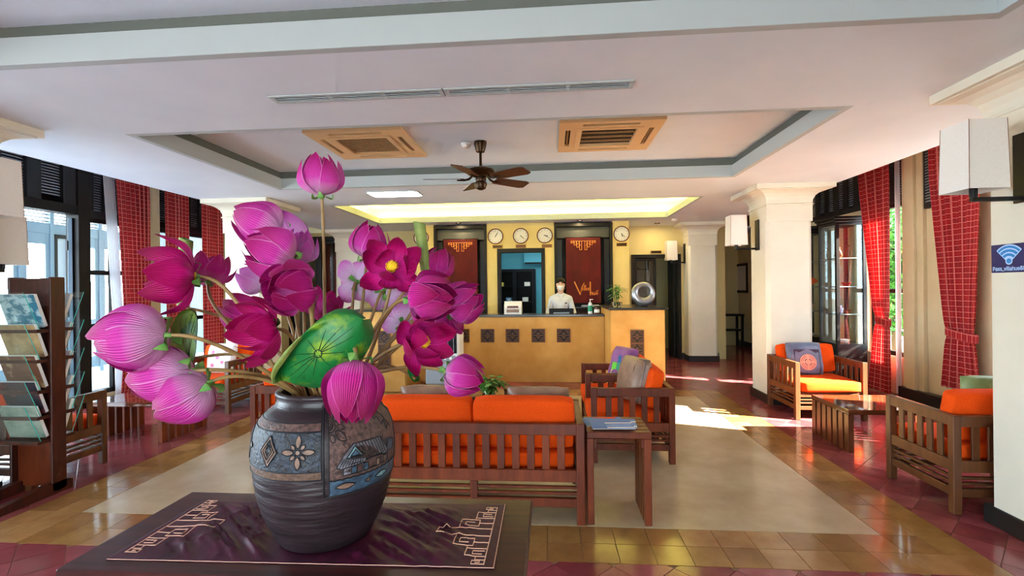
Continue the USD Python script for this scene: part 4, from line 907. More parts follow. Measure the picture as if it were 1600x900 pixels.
from scipy.interpolate import PchipInterpolator
_vp = PchipInterpolator([0, .012, .05, .10, .18, .26, .32, .36, .392, .408, .43], [.136, .143, .162, .183, .201, .208, .203, .190, .163, .143, .136])
def vs(phi, h, off=0.0):
    phi = np.radians(np.asarray(phi, float)); h = np.asarray(h, float); r = _vp(h) + off
    return np.stack([r * np.sin(phi), -r * np.cos(phi), h + 0 * r], -1)
mat('clay_dark', (48, 36, 41), .4, (27, 20, 23), (7, 7, 30), bump=.35, bscale=(9, 9, 70), detail=6)
mat('clay_blue', (36, 46, 62), .5, (12, 15, 20), (60,) * 3, bump=.5, bscale=(90,) * 3, lo=.42, hi=.58)
mat('clay_brown', (112, 82, 74), .55, (54, 39, 37), (70,) * 3, bump=.4, bscale=(110,) * 3)
mat('clay_ochre', (104, 74, 52), .55, (70, 48, 38), (50,) * 3, bump=.4, bscale=(90,) * 3)
mat('clay_line', (16, 18, 26), .6); mat('clay_water', (72, 102, 124), .45, (40, 58, 78), (40, 40, 90), bump=.3); mat('clay_tan', (146, 114, 94), .55, (114, 86, 72), (60,) * 3)
mat('clay_aqua', (136, 176, 180), .5, (96, 136, 146), (50,) * 3); mat('clay_grey', (140, 138, 146), .55, (112, 108, 116), (60,) * 3)
va = thing('clay_vase', 'large dark clay vase with carved hut, sun and fish, holding the lotus bouquet', 'vase', (VX, VY, VZ))
hs = np.concatenate([np.linspace(0, .40, 44), np.linspace(.404, .43, 8)])
prof = [(0, .0)] + [(float(_vp(h)) + (.0012 * math.sin(h * 210) if h < .2 else 0), float(h)) for h in hs] + [(.139, .436), (.139, .444), (.134, .447), (.124, .445), (.122, .43), (.13, .40), (.18, .34), (.19, .25), (.15, .06), (0, .05)]
obj('body', MB().lathe(prof, 96, cap=False), 'clay_dark', va, smooth=50)
obj('rim', MB().tube([(.134 * math.sin(a), -.134 * math.cos(a), .441) for a in np.linspace(0, 2 * PI, 64)], .0085, 10), 'clay_dark', va, smooth=True)
def vpatch(name, p0, p1, h0, h1, m, off=.0016, parent=va):
    nu = max(2, int(abs(p1 - p0) / 4) + 1); nv = max(2, int((h1 - h0) / .012) + 1)
    P, Hh = np.meshgrid(np.linspace(p0, p1, nu), np.linspace(h0, h1, nv), indexing='ij')
    v = np.vstack([vs(P, Hh, off).reshape(-1, 3), vs(P, Hh, -.004).reshape(-1, 3)])
    i, j = np.meshgrid(np.arange(nu - 1), np.arange(nv - 1), indexing='ij'); a = (i * nv + j).ravel(); f = np.stack([a, a + nv, a + nv + 1, a + 1], 1)
    rim = [k * nv for k in range(nu)] + [(nu - 1) * nv + k for k in range(1, nv)] + [k * nv + nv - 1 for k in range(nu - 2, -1, -1)] + [k for k in range(nv - 2, 0, -1)]
    N = nu * nv; fr = np.array([[rim[k] + N, rim[(k + 1) % len(rim)] + N, rim[(k + 1) % len(rim)], rim[k]] for k in range(len(rim))])
    return obj(name, (v, np.vstack([f, fr])), m, parent, smooth=35)
AR = .203 * PI / 180          # metres of arc per degree
def vpoly(name, poly, m, off=.003, parent=None, outline=True):
    """poly in (degrees, height): a raised clay shape and its dark outline"""
    P = affinity.scale(poly, AR, 1, origin=(0, 0)); mb = MB()
    t = trimesh.creation.extrude_polygon(P.segmentize(.012), .003, engine='earcut'); v = np.array(t.vertices)
    o = obj(name, (vs(v[:, 0] / AR, v[:, 1], off - .003 + v[:, 2]), np.array(t.faces)), m, parent or va)
    if outline: vline(name + '_outline', [np.array(P.segmentize(.006).exterior.coords) / (AR, 1)], .0015, off + .0002, o)
    return o
def vline(name, lines, r=.0015, off=.0018, parent=None):
    mb = MB()
    for l in lines:
        l = np.asarray(sg.LineString(np.asarray(l) * (AR, 1)).segmentize(.008).coords) / (AR, 1)
        mb.tube(vs(l[:, 0], l[:, 1], off), r, 6)
    return obj(name, mb, 'clay_line', parent or va)
blue = vpatch('blue_band', -250, 22.5, .258, .360, 'clay_blue'); vpatch('strip', -250, 22.5, .364, .381, 'clay_brown', .001); vpatch('ochre_band', -250, 22.5, .236, .256, 'clay_ochre', .001)
pic = vpatch('picture_field', 27.5, 106, .226, .418, 'clay_brown', .0014); wat = vpatch('water_band', 27.5, 106, .184, .226, 'clay_water', .0016)
for h in (.383, .362, .257, .235): vline('groove', [[(-250, h), (22.5, h)]], .0014)
vline('groove', [[(24, .424), (24, .182), (106, .182), (106, .42)]], .0024); vline('groove', [[(28, .42), (28, .186)]], .0016); vline('groove', [[(22.5, .42), (22.5, .236)]], .0014)
def rot_about(p, c, a): return affinity.scale(affinity.rotate(affinity.scale(p, AR, 1, origin=(0, 0)), a, origin=(c[0] * AR, c[1])), 1 / AR, 1, origin=(0, 0))
def petal2(c, a, r0, r1, w):
    n = 10; u = np.linspace(0, 1, n); up = np.c_[r0 + (r1 - r0) * u, w * np.sin(u * PI) ** .8]
    pts = np.vstack([up, up[::-1] * (1, -1)]); ca, sa = math.cos(math.radians(a)), math.sin(math.radians(a))
    return sg.Polygon([(c[0] + (x * ca - y * sa) / AR, c[1] + x * sa + y * ca) for x, y in pts]).buffer(0)
for c in ((5.5, .312), (-58, .31), (-120, .31)):
    for a in range(0, 360, 90): vpoly('flower_petal', petal2(c, a, .010, .046, .008), 'clay_tan', parent=blue)
    for a in range(45, 360, 90): vpoly('flower_petal', petal2(c, a, .010, .028, .0055), 'clay_tan', parent=blue)
    vpoly('flower_heart', affinity.scale(sg.Point(*c).buffer(1, 8), .007 / AR, .007), 'clay_tan', parent=blue)
for c in ((-20, .310), (-88, .31)):
    dm = sg.Polygon([(c[0], c[1] - .042), (c[0] + .030 / AR, c[1]), (c[0], c[1] + .042), (c[0] - .030 / AR, c[1])]); o = vpoly('diamond', dm, 'clay_tan', parent=blue)
    sp = [(0, -.030), (.021, 0), (0, .030), (-.021, 0), (-.004, -.022), (.013, 0), (0, .019), (-.012, .002), (-.001, -.012), (.006, .001)]
    vline('diamond_spiral', [[(c[0] + x / AR, c[1] + y) for x, y in sp]], .0014, .0036, blue)
c = (28.5, .374)
for k, a in enumerate((78, 48, 18, -12, -44, -76)): vpoly('sun_ray', petal2(c, a, .022, (.062, .046)[k % 2], (.010, .0065)[k % 2]), 'clay_brown', .0028, parent=pic)
for r in (.018, .011, .005): vline('sun_ring', [[(c[0] + r * math.cos(a) / AR, c[1] + r * math.sin(a)) for a in np.linspace(-PI / 2, PI / 2, 14)]], .0015, .0022, pic)
hutw = vpoly('hut_wall', sg.Polygon([(38, .236), (82, .238), (81, .268), (38.5, .264)]), 'clay_grey', parent=pic)
for x0_, x1_ in ((44, 48), (54, 58), (66, 70), (75, 78)): vpoly('hut_door', sg.Polygon([(x0_, .237), (x1_, .238), (x1_, .258), (x0_, .257)]), 'clay_tan' if x0_ > 60 else 'clay_water', .0055, parent=pic)
rf = vpoly('hut_roof', sg.Polygon([(33, .262), (38, .292), (46, .320), (72, .318), (80, .272), (79, .262), (56, .270), (55, .262), (36, .256)]), 'clay_grey', .006, parent=pic)
vpoly('hut_gable', sg.Polygon([(40, .283), (47, .314), (53, .285)]), 'clay_aqua', .008, parent=pic); vpoly('gable_shadow', sg.Polygon([(43, .287), (47.2, .304), (50.5, .288)]), 'clay_water', .0098, parent=pic)  # gable with a smaller blue clay triangle set inside it
vline('roof_thatch', [[(52 + 2.6 * k + 1.5, .272 - .0005 * k), (48 + 2.6 * k, .318)] for k in range(10)] + [[(35 + 2.2 * k, .260 + .001 * (k % 2)), (38.5 + 1.9 * k, .281)] for k in range(9)], .0012, .0066, pic)
vpoly('shed', sg.Polygon([(80, .262), (92, .264), (93, .292), (82, .300)]), 'clay_water', .004, parent=pic)
for cx_, ch_, m in ((40, .206, 'clay_tan'), (74, .205, 'clay_aqua')):
    u = np.linspace(0, 1, 9); P = np.vstack([np.c_[-.028 + .056 * u, .0085 * np.sin(u * PI)], np.c_[.028 - .056 * u, -.0085 * np.sin(u * PI)]])
    vpoly('fish', sg.Polygon([(cx_ + x / AR, ch_ + y) for x, y in P]).buffer(0), m, .0035, parent=wat)
vpoly('fish_tail', sg.Polygon([(56, .205), (61, .214), (60, .197)]), 'clay_tan', .0035, parent=wat)
vline('water_edge', [[(28 + k, .226 + .0015 * math.sin(k * 1.1)) for k in range(0, 78, 2)]], .002, .0022, wat)
vline('mountain_line', [[(64, .392), (67, .376), (70, .384), (72, .366), (76, .372), (79, .346), (83, .356), (84, .328), (88, .336)], [(74, .41), (80, .39), (86, .355), (92, .33)]], .0015, .0024, pic)

# ================================================================== the lotus bouquet
def petal_mat(name, base, mid, tip, line):
    LOOK[name] = usdkit.material(stage, '/World/Looks/' + name, {
        'uv': ('uvmap', dict(attribute='st')), 's': ('separate_xyz', {}),
        'm1': ('math', dict(math_type='multiply', value2=2 * PI * 13)), 'sn': ('math', dict(math_type='sine')), 'pw': ('map_range', dict(from_min=.55, from_max=1.0, to_min=0.0, to_max=.55, clamp=True)),
        'r': ('rgb_ramp', dict(ramp=[(0, lin(base)), (.08, lin(base)), (.42, lin(mid)), (.9, lin(tip)), (1, lin(tip))])), 'x': ('mix_color', dict(b=lin(line))), 'e1': ('math', dict(math_type='multiply_add', value2=2.0, value3=-1.0)), 'e2': ('math', dict(math_type='absolute')), 'e3': ('map_range', dict(from_min=.90, from_max=.985, to_min=0.0, to_max=.6, clamp=True)), 'rim': ('mix_color', dict(b=lin(base))),
        'bp': ('bump', dict(strength=.5, distance=.002)), 'p': ('principled_bsdf', dict(roughness=.55, specular_ior_level=.3)), 't': ('translucent_bsdf', {}), 'mx': ('mix_closure', dict(fac=.22))},
        [('uv.UV', 's.vector'), ('s.x', 'm1.value1'), ('m1.value', 'sn.value1'), ('sn.value', 'pw.value'), ('s.y', 'r.fac'), ('r.color', 'x.a'), ('pw.result', 'x.fac'), ('s.x', 'e1.value1'), ('e1.value', 'e2.value1'), ('e2.value', 'e3.value'), ('e3.result', 'rim.fac'), ('x.result', 'rim.a'), ('rim.result', 'p.base_color'), ('rim.result', 't.color'),
         ('sn.value', 'bp.height'), ('bp.normal', 'p.normal'), ('p.BSDF', 'mx.closure1'), ('t.BSDF', 'mx.closure2')], surface='mx.closure')
petal_mat('petal_light', (246, 190, 236), (222, 66, 182), (180, 10, 112), (168, 12, 120))
petal_mat('petal_mid', (240, 120, 206), (208, 34, 150), (158, 5, 84), (142, 5, 90))
petal_mat('petal_deep', (214, 40, 150), (200, 14, 118), (160, 3, 76), (134, 2, 76))
petal_mat('petal_pale', (240, 218, 246), (230, 158, 224), (206, 70, 180), (196, 96, 190))
mat('sepal_green', (76, 140, 56), .6, (120, 160, 80), (40,) * 3); mat('stamen_yellow', (246, 190, 10), .6, (255, 216, 40), (90,) * 3, bump=.6, bscale=(300,) * 3)
mat('stem_tan', (164, 134, 82), .5, (128, 98, 52), (14, 14, 5), bump=.2)
def petal_mesh(L, R, Wm, phi, delta, lay=1.0, nu=8, nv=13, tipcurl=0.0):
    v = np.linspace(.0, 1, nv); r = R * lay * np.sin(PI * (.04 + .94 * v ** .82)) ** .85; z = L * (.02 + .98 * v) * (1 - .03 * (lay - 1))
    r = r + tipcurl * R * np.clip(v - .7, 0, 1) ** 2 * 6
    ang = delta * v ** .35; ca, sa = np.cos(ang), np.sin(ang); r, z = r * ca + z * sa, z * ca - r * sa
    hw = Wm * (np.maximum(v, .002) ** .5) * (1 - v) ** .72 * 1.86 + .002 * (1 - v)
    tr, tz = np.gradient(r), np.gradient(z); n = np.hypot(tr, tz) + 1e-9; nr, nz = tz / n, -tr / n       # outward normal
    u = np.linspace(-1, 1, nu); rho = R * 1.15; a = np.clip(hw[:, None] * u / rho, -1.7, 1.7); t = rho * np.sin(a); q = rho * (1 - np.cos(a))
    rr = r[:, None] - nr[:, None] * q; zz = z[:, None] - nz[:, None] * q
    c, s = math.cos(phi), math.sin(phi)
    P = np.stack([rr * c - t * s, rr * s + t * c, zz], -1).reshape(-1, 3)
    uv = np.stack(np.broadcast_arrays(u[None, :] * .5 + .5, v[:, None]), -1).reshape(-1, 2)
    i, j = np.meshgrid(np.arange(nv - 1), np.arange(nu - 1), indexing='ij'); k = (i * nu + j).ravel()
    return P, np.stack([k, k + 1, k + nu + 1, k + nu], 1), uv
def axis_frame(a, roll):
    a = np.asarray(a, float) / np.linalg.norm(a); x = np.cross((0, 0, 1.0), a)
    x = np.array([1.0, 0, 0]) if np.linalg.norm(x) < .1 else x / np.linalg.norm(x); y = np.cross(a, x)
    c, s = math.cos(roll), math.sin(roll); return np.stack([x * c + y * s, y * c - x * s, a])
LAB = {
    'F1': 'single tall lotus bud above all others, on a straight stem',
    'F2': 'pink lotus bud at the upper left, topmost of the left cluster',
    'F3': 'pale pink bud tucked behind the topmost left bud',
    'F4': 'big pink bud in the upper left cluster, above the round facing bud',
    'F5': 'small half-open pale bud just left of the tall straight stem',
    'F6': 'round striped bud facing the viewer, left of the tall straight stem',
    'F7': 'deep magenta open lotus left of the big green leaf',
    'F8': 'deep magenta open lotus at the far left before the rolled leaf',
    'F9': 'open lotus turned away, right of the far left magenta one',
    'F10': 'largest pale bud, the leftmost flower of the bouquet',
    'F11': 'pink bud hanging below the leftmost one',
    'F12': 'pale striped bud lowest on the left',
    'F13': 'pink bud pointing up, right of the tall straight stem',
    'F14': 'open magenta lotus with yellow heart, upper of the two on the right',
    'F15': 'big magenta bud pointing right, under the rolled leaf',
    'F16': 'pink bud pointing right before the red banner',
    'F17': 'small pink bud behind the rolled leaf at the right',
    'F18': 'pale lotus seen from behind with three green sepals, nearest the tall stem',
    'F19': 'pale lotus seen from behind, below the upper open lotus with yellow heart',
    'F20': 'small pale lotus seen from behind, right of the big green leaf',
    'F21': 'open magenta lotus with yellow heart, lower of the two on the right',
    'F22': 'pink bud at the lower right in front of the air cooler',
    'F23': 'large magenta bud hanging over the vase shoulder',
    'F24': 'magenta lotus half hidden behind the top of the big green leaf',
    'F25': 'pale bud peeping out behind the left cluster',
    'F26': 'pink bud hanging below the bud before the red banner',
    'F27': 'pink bud behind the open lotus left of the big leaf',
}
FLOWERS = [     # key, foot of the flower, axis, length, kind, opening, colour, roll
    ('F1', (-0.705, 1.448, 1.792), (-0.003, -0.080, 0.997), 0.127, 'bud', 0.30, 'light', 0.20),
    ('F2', (-0.886, 1.534, 1.686), (-0.852, -0.233, 0.468), 0.161, 'bud', 0.10, 'light', 0.50),
    ('F3', (-0.874, 1.595, 1.636), (-0.358, -0.137, 0.923), 0.145, 'bud', 0.05, 'pale', 0.90),
    ('F4', (-0.743, 1.345, 1.585), (-0.728, -0.524, 0.441), 0.141, 'bud', 0.40, 'light', 0.10),
    ('F5', (-0.799, 1.460, 1.588), (0.287, -0.136, 0.948), 0.105, 'bud', 0.45, 'pale', 0.40),
    ('F6', (-0.667, 1.250, 1.506), (-0.106, -0.994, 0.023), 0.127, 'bud', 0.25, 'mid', 0.30),
    ('F7', (-0.761, 1.273, 1.393), (-0.614, -0.788, -0.044), 0.130, 'open', 0.55, 'deep', 0.25),
    ('F8', (-1.009, 1.303, 1.543), (-0.815, -0.579, 0.030), 0.150, 'open', 0.45, 'deep', 0.60),
    ('F9', (-1.095, 1.467, 1.531), (-0.172, 0.345, 0.923), 0.103, 'open', 0.50, 'mid', 0.00),
    ('F10', (-0.981, 1.165, 1.388), (-0.977, -0.202, -0.071), 0.171, 'bud', 0.12, 'light', 0.50),
    ('F11', (-0.964, 1.226, 1.286), (-0.977, -0.182, -0.113), 0.158, 'bud', 0.08, 'light', 0.20),
    ('F12', (-0.916, 1.230, 1.254), (-0.849, -0.171, -0.499), 0.151, 'bud', 0.14, 'light', 0.70),
    ('F13', (-0.585, 1.508, 1.599), (0.227, -0.165, 0.960), 0.119, 'bud', 0.22, 'light', 0.30),
    ('F14', (-0.483, 1.446, 1.559), (0.261, -0.917, 0.303), 0.114, 'open', 0.62, 'deep', 0.10),
    ('F15', (-0.389, 1.333, 1.474), (0.985, -0.173, -0.011), 0.133, 'bud', 0.45, 'mid', 0.40),
    ('F16', (-0.315, 1.479, 1.435), (0.887, -0.152, 0.435), 0.119, 'bud', 0.40, 'light', 0.80),
    ('F17', (-0.390, 1.574, 1.541), (0.410, -0.098, 0.907), 0.102, 'bud', 0.25, 'mid', 0.50),
    ('F18', (-0.673, 1.631, 1.526), (-0.058, 0.990, 0.125), 0.116, 'open', 0.55, 'pale', 0.20),
    ('F19', (-0.574, 1.619, 1.492), (0.046, 0.998, 0.051), 0.110, 'open', 0.50, 'pale', 0.90),
    ('F20', (-0.509, 1.624, 1.377), (-0.160, 0.975, 0.156), 0.101, 'open', 0.50, 'pale', 0.50),
    ('F21', (-0.371, 1.314, 1.356), (0.798, -0.602, 0.013), 0.110, 'open', 0.60, 'deep', 0.35),
    ('F22', (-0.298, 1.340, 1.268), (0.958, -0.142, -0.249), 0.112, 'bud', 0.22, 'light', 0.15),
    ('F23', (-0.493, 1.184, 1.324), (0.079, -0.358, -0.930), 0.161, 'bud', 0.26, 'mid', 0.60),
    ('F24', (-0.808, 1.660, 1.412), (0.370, -0.367, 0.854), 0.105, 'open', 0.50, 'mid', 0.30),
    ('F25', (-1.007, 1.644, 1.514), (-0.779, -0.209, 0.591), 0.109, 'bud', 0.20, 'pale', 0.30),
    ('F26', (-0.357, 1.576, 1.414), (0.634, -0.357, -0.686), 0.093, 'bud', 0.40, 'light', 0.30),
    ('F27', (-0.997, 1.545, 1.392), (-0.714, -0.205, 0.670), 0.120, 'bud', 0.30, 'mid', 0.30),
]
GR = 'lotus flowers standing in the vase'
VM = np.array([VX, VY, VZ + .445])
for fi, (key, b, ax, L, kind, op, col, roll) in enumerate(FLOWERS):
    b = np.array(b); F = axis_frame(ax, roll * 2.1); rg = np.random.default_rng(100 + fi)
    t = thing('lotus_flower', LAB[key], 'flower', b, 0, GR)
    m = 'petal_' + col; R = L * ({'F1': .40, 'F23': .36, 'F6': .46}.get(key, .43) if kind == 'bud' else .40)
    def put(name, mesh, mm, sm=True):
        return obj(name, (mesh[0] @ F, mesh[1]), mm, t, smooth=sm, uv=mesh[2] if len(mesh) > 2 else None)
    if kind == 'bud': rings = [(3, .0, .80, .74, .94), (4, op * .40 + .02, .95, .76, 1.0), (4, op * 1.0 + .04, 1.07, .77, .97)]
    else: rings = [(3, op * .45, .85, .86, .85), (4, op * 1.05, 1.0, .98, 1.0), (4, op * 1.7, 1.05, .98, 1.02)]
    ph = 0
    for n, dl, lay, wm, lf_ in rings:
        for k in range(n):
            put('petal', petal_mesh(L * lf_ * rg.uniform(.95, 1.04), R, R * wm * rg.uniform(.95, 1.05), ph + 2 * PI * k / n + rg.uniform(-.12, .12), dl + rg.uniform(-.05, .08), lay, tipcurl=.15 if kind == 'open' else .04), m)
        ph += PI / n * 1.1
    for k in range(3): put('sepal', petal_mesh(L * .30, R * .55, R * .22, 2 * PI * k / 3 + .4, 1.15, nu=4, nv=7)[:2], 'sepal_green')
    put('receptacle', MB().lathe([(0, -.012), (.006, -.01), (.009, 0), (.011, .006), (0, .01)], 12).get(), 'sepal_green')
    if kind == 'open' and col == 'deep':
        sd = put('seed_pod', MB().lathe([(0, .0), (L * .08, .0), (L * .13, L * .28), (L * .135, L * .34), (L * .11, L * .37), (0, L * .385)], 20).get(), 'stamen_yellow')
        st_ = MB()
        for k in range(34):
            a = rg.uniform(0, 2 * PI); r0 = L * .13; st_.tube([(r0 * .6 * math.cos(a), r0 * .6 * math.sin(a), L * .1), (r0 * 1.25 * math.cos(a), r0 * 1.25 * math.sin(a), L * rg.uniform(.26, .36))], L * .012, 4)
        o = obj('stamens', (st_.get()[0] @ F, st_.get()[1]), 'stamen_yellow', t); tag(o, kind='stuff')
    # stem: from inside the vase over the rim to the flower
    dxy = (b - VM)[:2]; dn = dxy / max(np.linalg.norm(dxy), 1e-6); far = min(1, np.linalg.norm(dxy) / .25)
    mo = VM + np.r_[dn * .085 * far + rg.uniform(-.02, .02, 2), .0]; p0 = VM + np.r_[-dn * .05 + rg.uniform(-.02, .02, 2), -.30]
    D_ = np.linalg.norm(b - mo); T0 = np.r_[dn * .75 * far, .75]; T0 /= np.linalg.norm(T0); T1 = np.asarray(ax) / np.linalg.norm(ax)
    s = np.linspace(0, 1, 15)[:, None]; e = b - T1 * .008
    hm_ = (2 * s ** 3 - 3 * s ** 2 + 1) * mo + (s ** 3 - 2 * s ** 2 + s) * T0 * D_ * .9 + (-2 * s ** 3 + 3 * s ** 2) * e + (s ** 3 - s ** 2) * T1 * D_ * (.75 if key not in ('F18', 'F19', 'F20', 'F6') else .35)
    pts = np.vstack([p0 + (mo - p0) * np.linspace(0, .85, 4)[:, None], hm_]) - b
    rad = np.linspace(.0062, .0048, len(pts)); rad[::4] *= 1.12
    obj('stem', MB().tube(pts, rad, 8), 'stem_tan', t, smooth=True)

def blotch(name, a, b2, c, sc):
    LOOK[name] = usdkit.material(stage, '/World/Looks/' + name, {'tc': ('geometry', {}), 'n': ('noise_texture', dict(scale=sc, detail=5.0, roughness=.6)), 'r': ('rgb_ramp', dict(ramp=[(.36, lin(a)), (.45, lin(b2)), (.55, lin(b2)), (.68, lin(c))])), 'p': ('principled_bsdf', dict(roughness=.45)), 't': ('translucent_bsdf', {}), 'm': ('mix_closure', dict(fac=.15))},
        [('tc.position', 'n.vector'), ('n.fac', 'r.fac'), ('r.color', 'p.base_color'), ('r.color', 't.color'), ('p.BSDF', 'm.closure1'), ('t.BSDF', 'm.closure2')], surface='m.closure')
blotch('lotus_leaf', (4, 46, 24), (14, 122, 54), (134, 172, 26), 10.0); blotch('lotus_leaf_pale', (44, 110, 50), (120, 160, 60), (180, 190, 96), 16.0); blotch('lotus_leaf_roll', (10, 90, 50), (40, 150, 70), (150, 200, 130), 30.0)
mat('leaf_under', (134, 148, 70), .6, (108, 128, 56), (30,) * 3); mat('leaf_vein', (16, 50, 24), .6)
def img(dx, dy, dz): return _R * dx + _U * dy - _f * dz       # a direction as seen from the front: right, up, towards
def sheet(G, m, name, t, back=None):
    n0, n1 = G.shape[:2]; i, j = np.meshgrid(np.arange(n0 - 1), np.arange(n1 - 1), indexing='ij'); a = (i * n1 + j).ravel(); f = np.stack([a, a + n1, a + n1 + 1, a + 1], 1)
    o = obj(name, (G.reshape(-1, 3), f), m, t, smooth=True)
    if back:
        d0, d1 = np.gradient(G, axis=0), np.gradient(G, axis=1); nn = np.cross(d0, d1); nn /= np.linalg.norm(nn, axis=-1, keepdims=True) + 1e-9
        obj('underside', ((G - nn * .0016).reshape(-1, 3), f[:, ::-1]), back, t, smooth=True)
    return o
# the large folded leaf in front
lc = np.array([-.590, 1.187, 1.344])
t = thing('lotus_leaf', 'large blotched green lotus leaf folded over, low in the middle of the bouquet', 'leaf', lc, 0)
E1 = img(.80, .60, .0); E1 /= np.linalg.norm(E1); E2 = img(-.60, .80, 0); E2 /= np.linalg.norm(E2); E3 = img(0, 0, 1.0)
def big(x, s):
    """x along the fold from -1 to 1, s across from -1 (lower right) to 1 (upper left)"""
    w = np.sqrt(np.clip(1 - np.abs(x) ** 2.6, 0, 1)) * .97 + .03
    k = np.clip(.55 - .75 * x, 0, 1)                                    # how far the upper edge folds over
    ang0 = -.9 * np.clip(-s, 0, 1) ** 2; y = .082 * s * w; z = -.055 * np.clip(-s, 0, 1) ** 2.2
    q = np.clip(s - .55, 0, 1) / .45; y = y - k * .052 * q ** 1.5 * w; z = z + k * .050 * np.sin(q * 2.2) - (1 - k) * .03 * q ** 2
    z = z + .012 * np.sin(x * 2.2 + .6) - .02 * np.abs(x) ** 3
    return E1 * (.134 * x)[..., None] + E2 * y[..., None] + E3 * z[..., None]
X, S = np.meshgrid(np.linspace(-1, 1, 41), np.linspace(-1, 1, 33), indexing='ij')
sheet(big(X, S), 'lotus_leaf', 'blade', t, 'leaf_under')
vn = MB(); x0_, s0_ = -.02, -.05
for a in np.linspace(0, 2 * PI, 12, endpoint=False):
    k = np.linspace(.09, .86, 12); q = big(x0_ + k * math.cos(a) * .95, np.clip(s0_ + k * math.sin(a) * .62, -1, .5)); vn.tube(q + E3 * .0012, np.linspace(.0010, .0004, 12), 4)
obj('veins', vn, 'leaf_vein', t); tag(t.GetChildren()[-1], kind='stuff')
a = np.linspace(0, 2 * PI, 25); obj('leaf_navel', MB().tube(big(x0_ + .075 * np.cos(a), s0_ + .12 * np.sin(a)) + E3 * .0014, .0012, 5), 'leaf_vein', t)
q0 = VM + (.02, -.06, 0) - lc; s = np.linspace(0, 1, 10)[:, None]
obj('stem', MB().tube(np.vstack([[q0 + (0, .05, -.25)], q0 * (1 - s) + (big(np.array(x0_), np.array(s0_)) - E3 * .01) * s + np.array([0, .05, .0]) * np.sin(s * PI)]), .005, 8), 'stem_tan', t)
def small_leaf(label, c, w, h, lean, m, bend, under):
    t = thing('lotus_leaf', label, 'leaf', c, 0); c = np.array(c)
    A, B = img(math.cos(lean), math.sin(lean), .25), img(-math.sin(lean), math.cos(lean), 0)
    X, S = np.meshgrid(np.linspace(-1, 1, 17), np.linspace(-1, 1, 21), indexing='ij'); ww = np.sqrt(np.clip(1 - np.abs(S) ** 2.4, 0, 1)) * .96 + .04
    sheet(A * (w * X * ww)[..., None] + B * (h * S)[..., None] + E3 * (bend * (X * X * w - .5 * S * S * h))[..., None], m, 'blade', t, under)
    vm_ = MB()
    for a in np.linspace(-1.2, 1.2, 5):
        k = np.linspace(0, 1, 8); vm_.tube(A * (w * a * .6 * k)[:, None] + B * (h * (-.8 + 1.6 * k))[:, None] + E3 * (bend * ((a * .6 * k) ** 2 * w - .5 * (-.8 + 1.6 * k) ** 2 * h) + .0015)[:, None], .0006, 4)
    tag(obj('veins', vm_, 'leaf_vein', t), kind='stuff')
    e = -B * h * .8; q0 = VM - c + np.r_[np.sign(c[0] - VX) * .07, -.02, 0]; s = np.linspace(0, 1, 12)[:, None]
    obj('stem', MB().tube(np.vstack([[q0 + (-.05 * np.sign(c[0] - VX), .03, -.2)], q0 * (1 - s) + e * s - E3 * .004 + np.array([0, .03, .05]) * np.sin(s * PI)]), .0045, 7), 'stem_tan', t)
small_leaf('yellow green lotus leaf at the left, behind the big pink bud', (-1.029, 1.295, 1.370), .046, .080, -.08, 'lotus_leaf_pale', .5, 'leaf_under')
small_leaf('narrow green leaf hanging under the lower right open lotus', (-.427, 1.47, 1.262), .018, .052, .12, 'lotus_leaf', .8, 'leaf_under')
def rolled(label, p, q, r):
    p, q = np.array(p), np.array(q); t = thing('rolled_leaf', label, 'leaf', (p + q) / 2, 0); c = (p + q) / 2; d = (p - q) / np.linalg.norm(p - q)
    A = np.cross(d, _f); A /= np.linalg.norm(A); B = np.cross(d, A); S, Tn = np.meshgrid(np.linspace(0, 1, 14), np.linspace(0, 2.9 * PI, 44), indexing='ij')
    rr = r * (1 - .05 * Tn) * (.92 + .16 * S); hgt = np.linalg.norm(p - q) * (S - .5) + .006 * np.cos(Tn) * S
    sheet(A * (rr * np.cos(Tn))[..., None] + B * (rr * np.sin(Tn))[..., None] + d * hgt[..., None], 'lotus_leaf_roll', 'blade', t, 'leaf_under')
    e = q - c; q0 = VM - c + np.r_[np.sign(c[0] - VX) * .06, .03, 0]; s = np.linspace(0, 1, 12)[:, None]
    obj('stem', MB().tube(np.vstack([[q0 + (0, 0, -.2)], q0 * (1 - s) + e * s + np.array([0, .02, .05]) * np.sin(s * PI), [e + d * .05]]), .0045, 7), 'stem_tan', t)
rolled('rolled green leaf standing behind the upper left open lotus', (-1.124, 1.414, 1.662), (-1.136, 1.413, 1.452), .0185)
rolled('rolled green leaf standing before the leftmost clock', (-.417, 1.521, 1.712), (-.398, 1.523, 1.560), .0175)

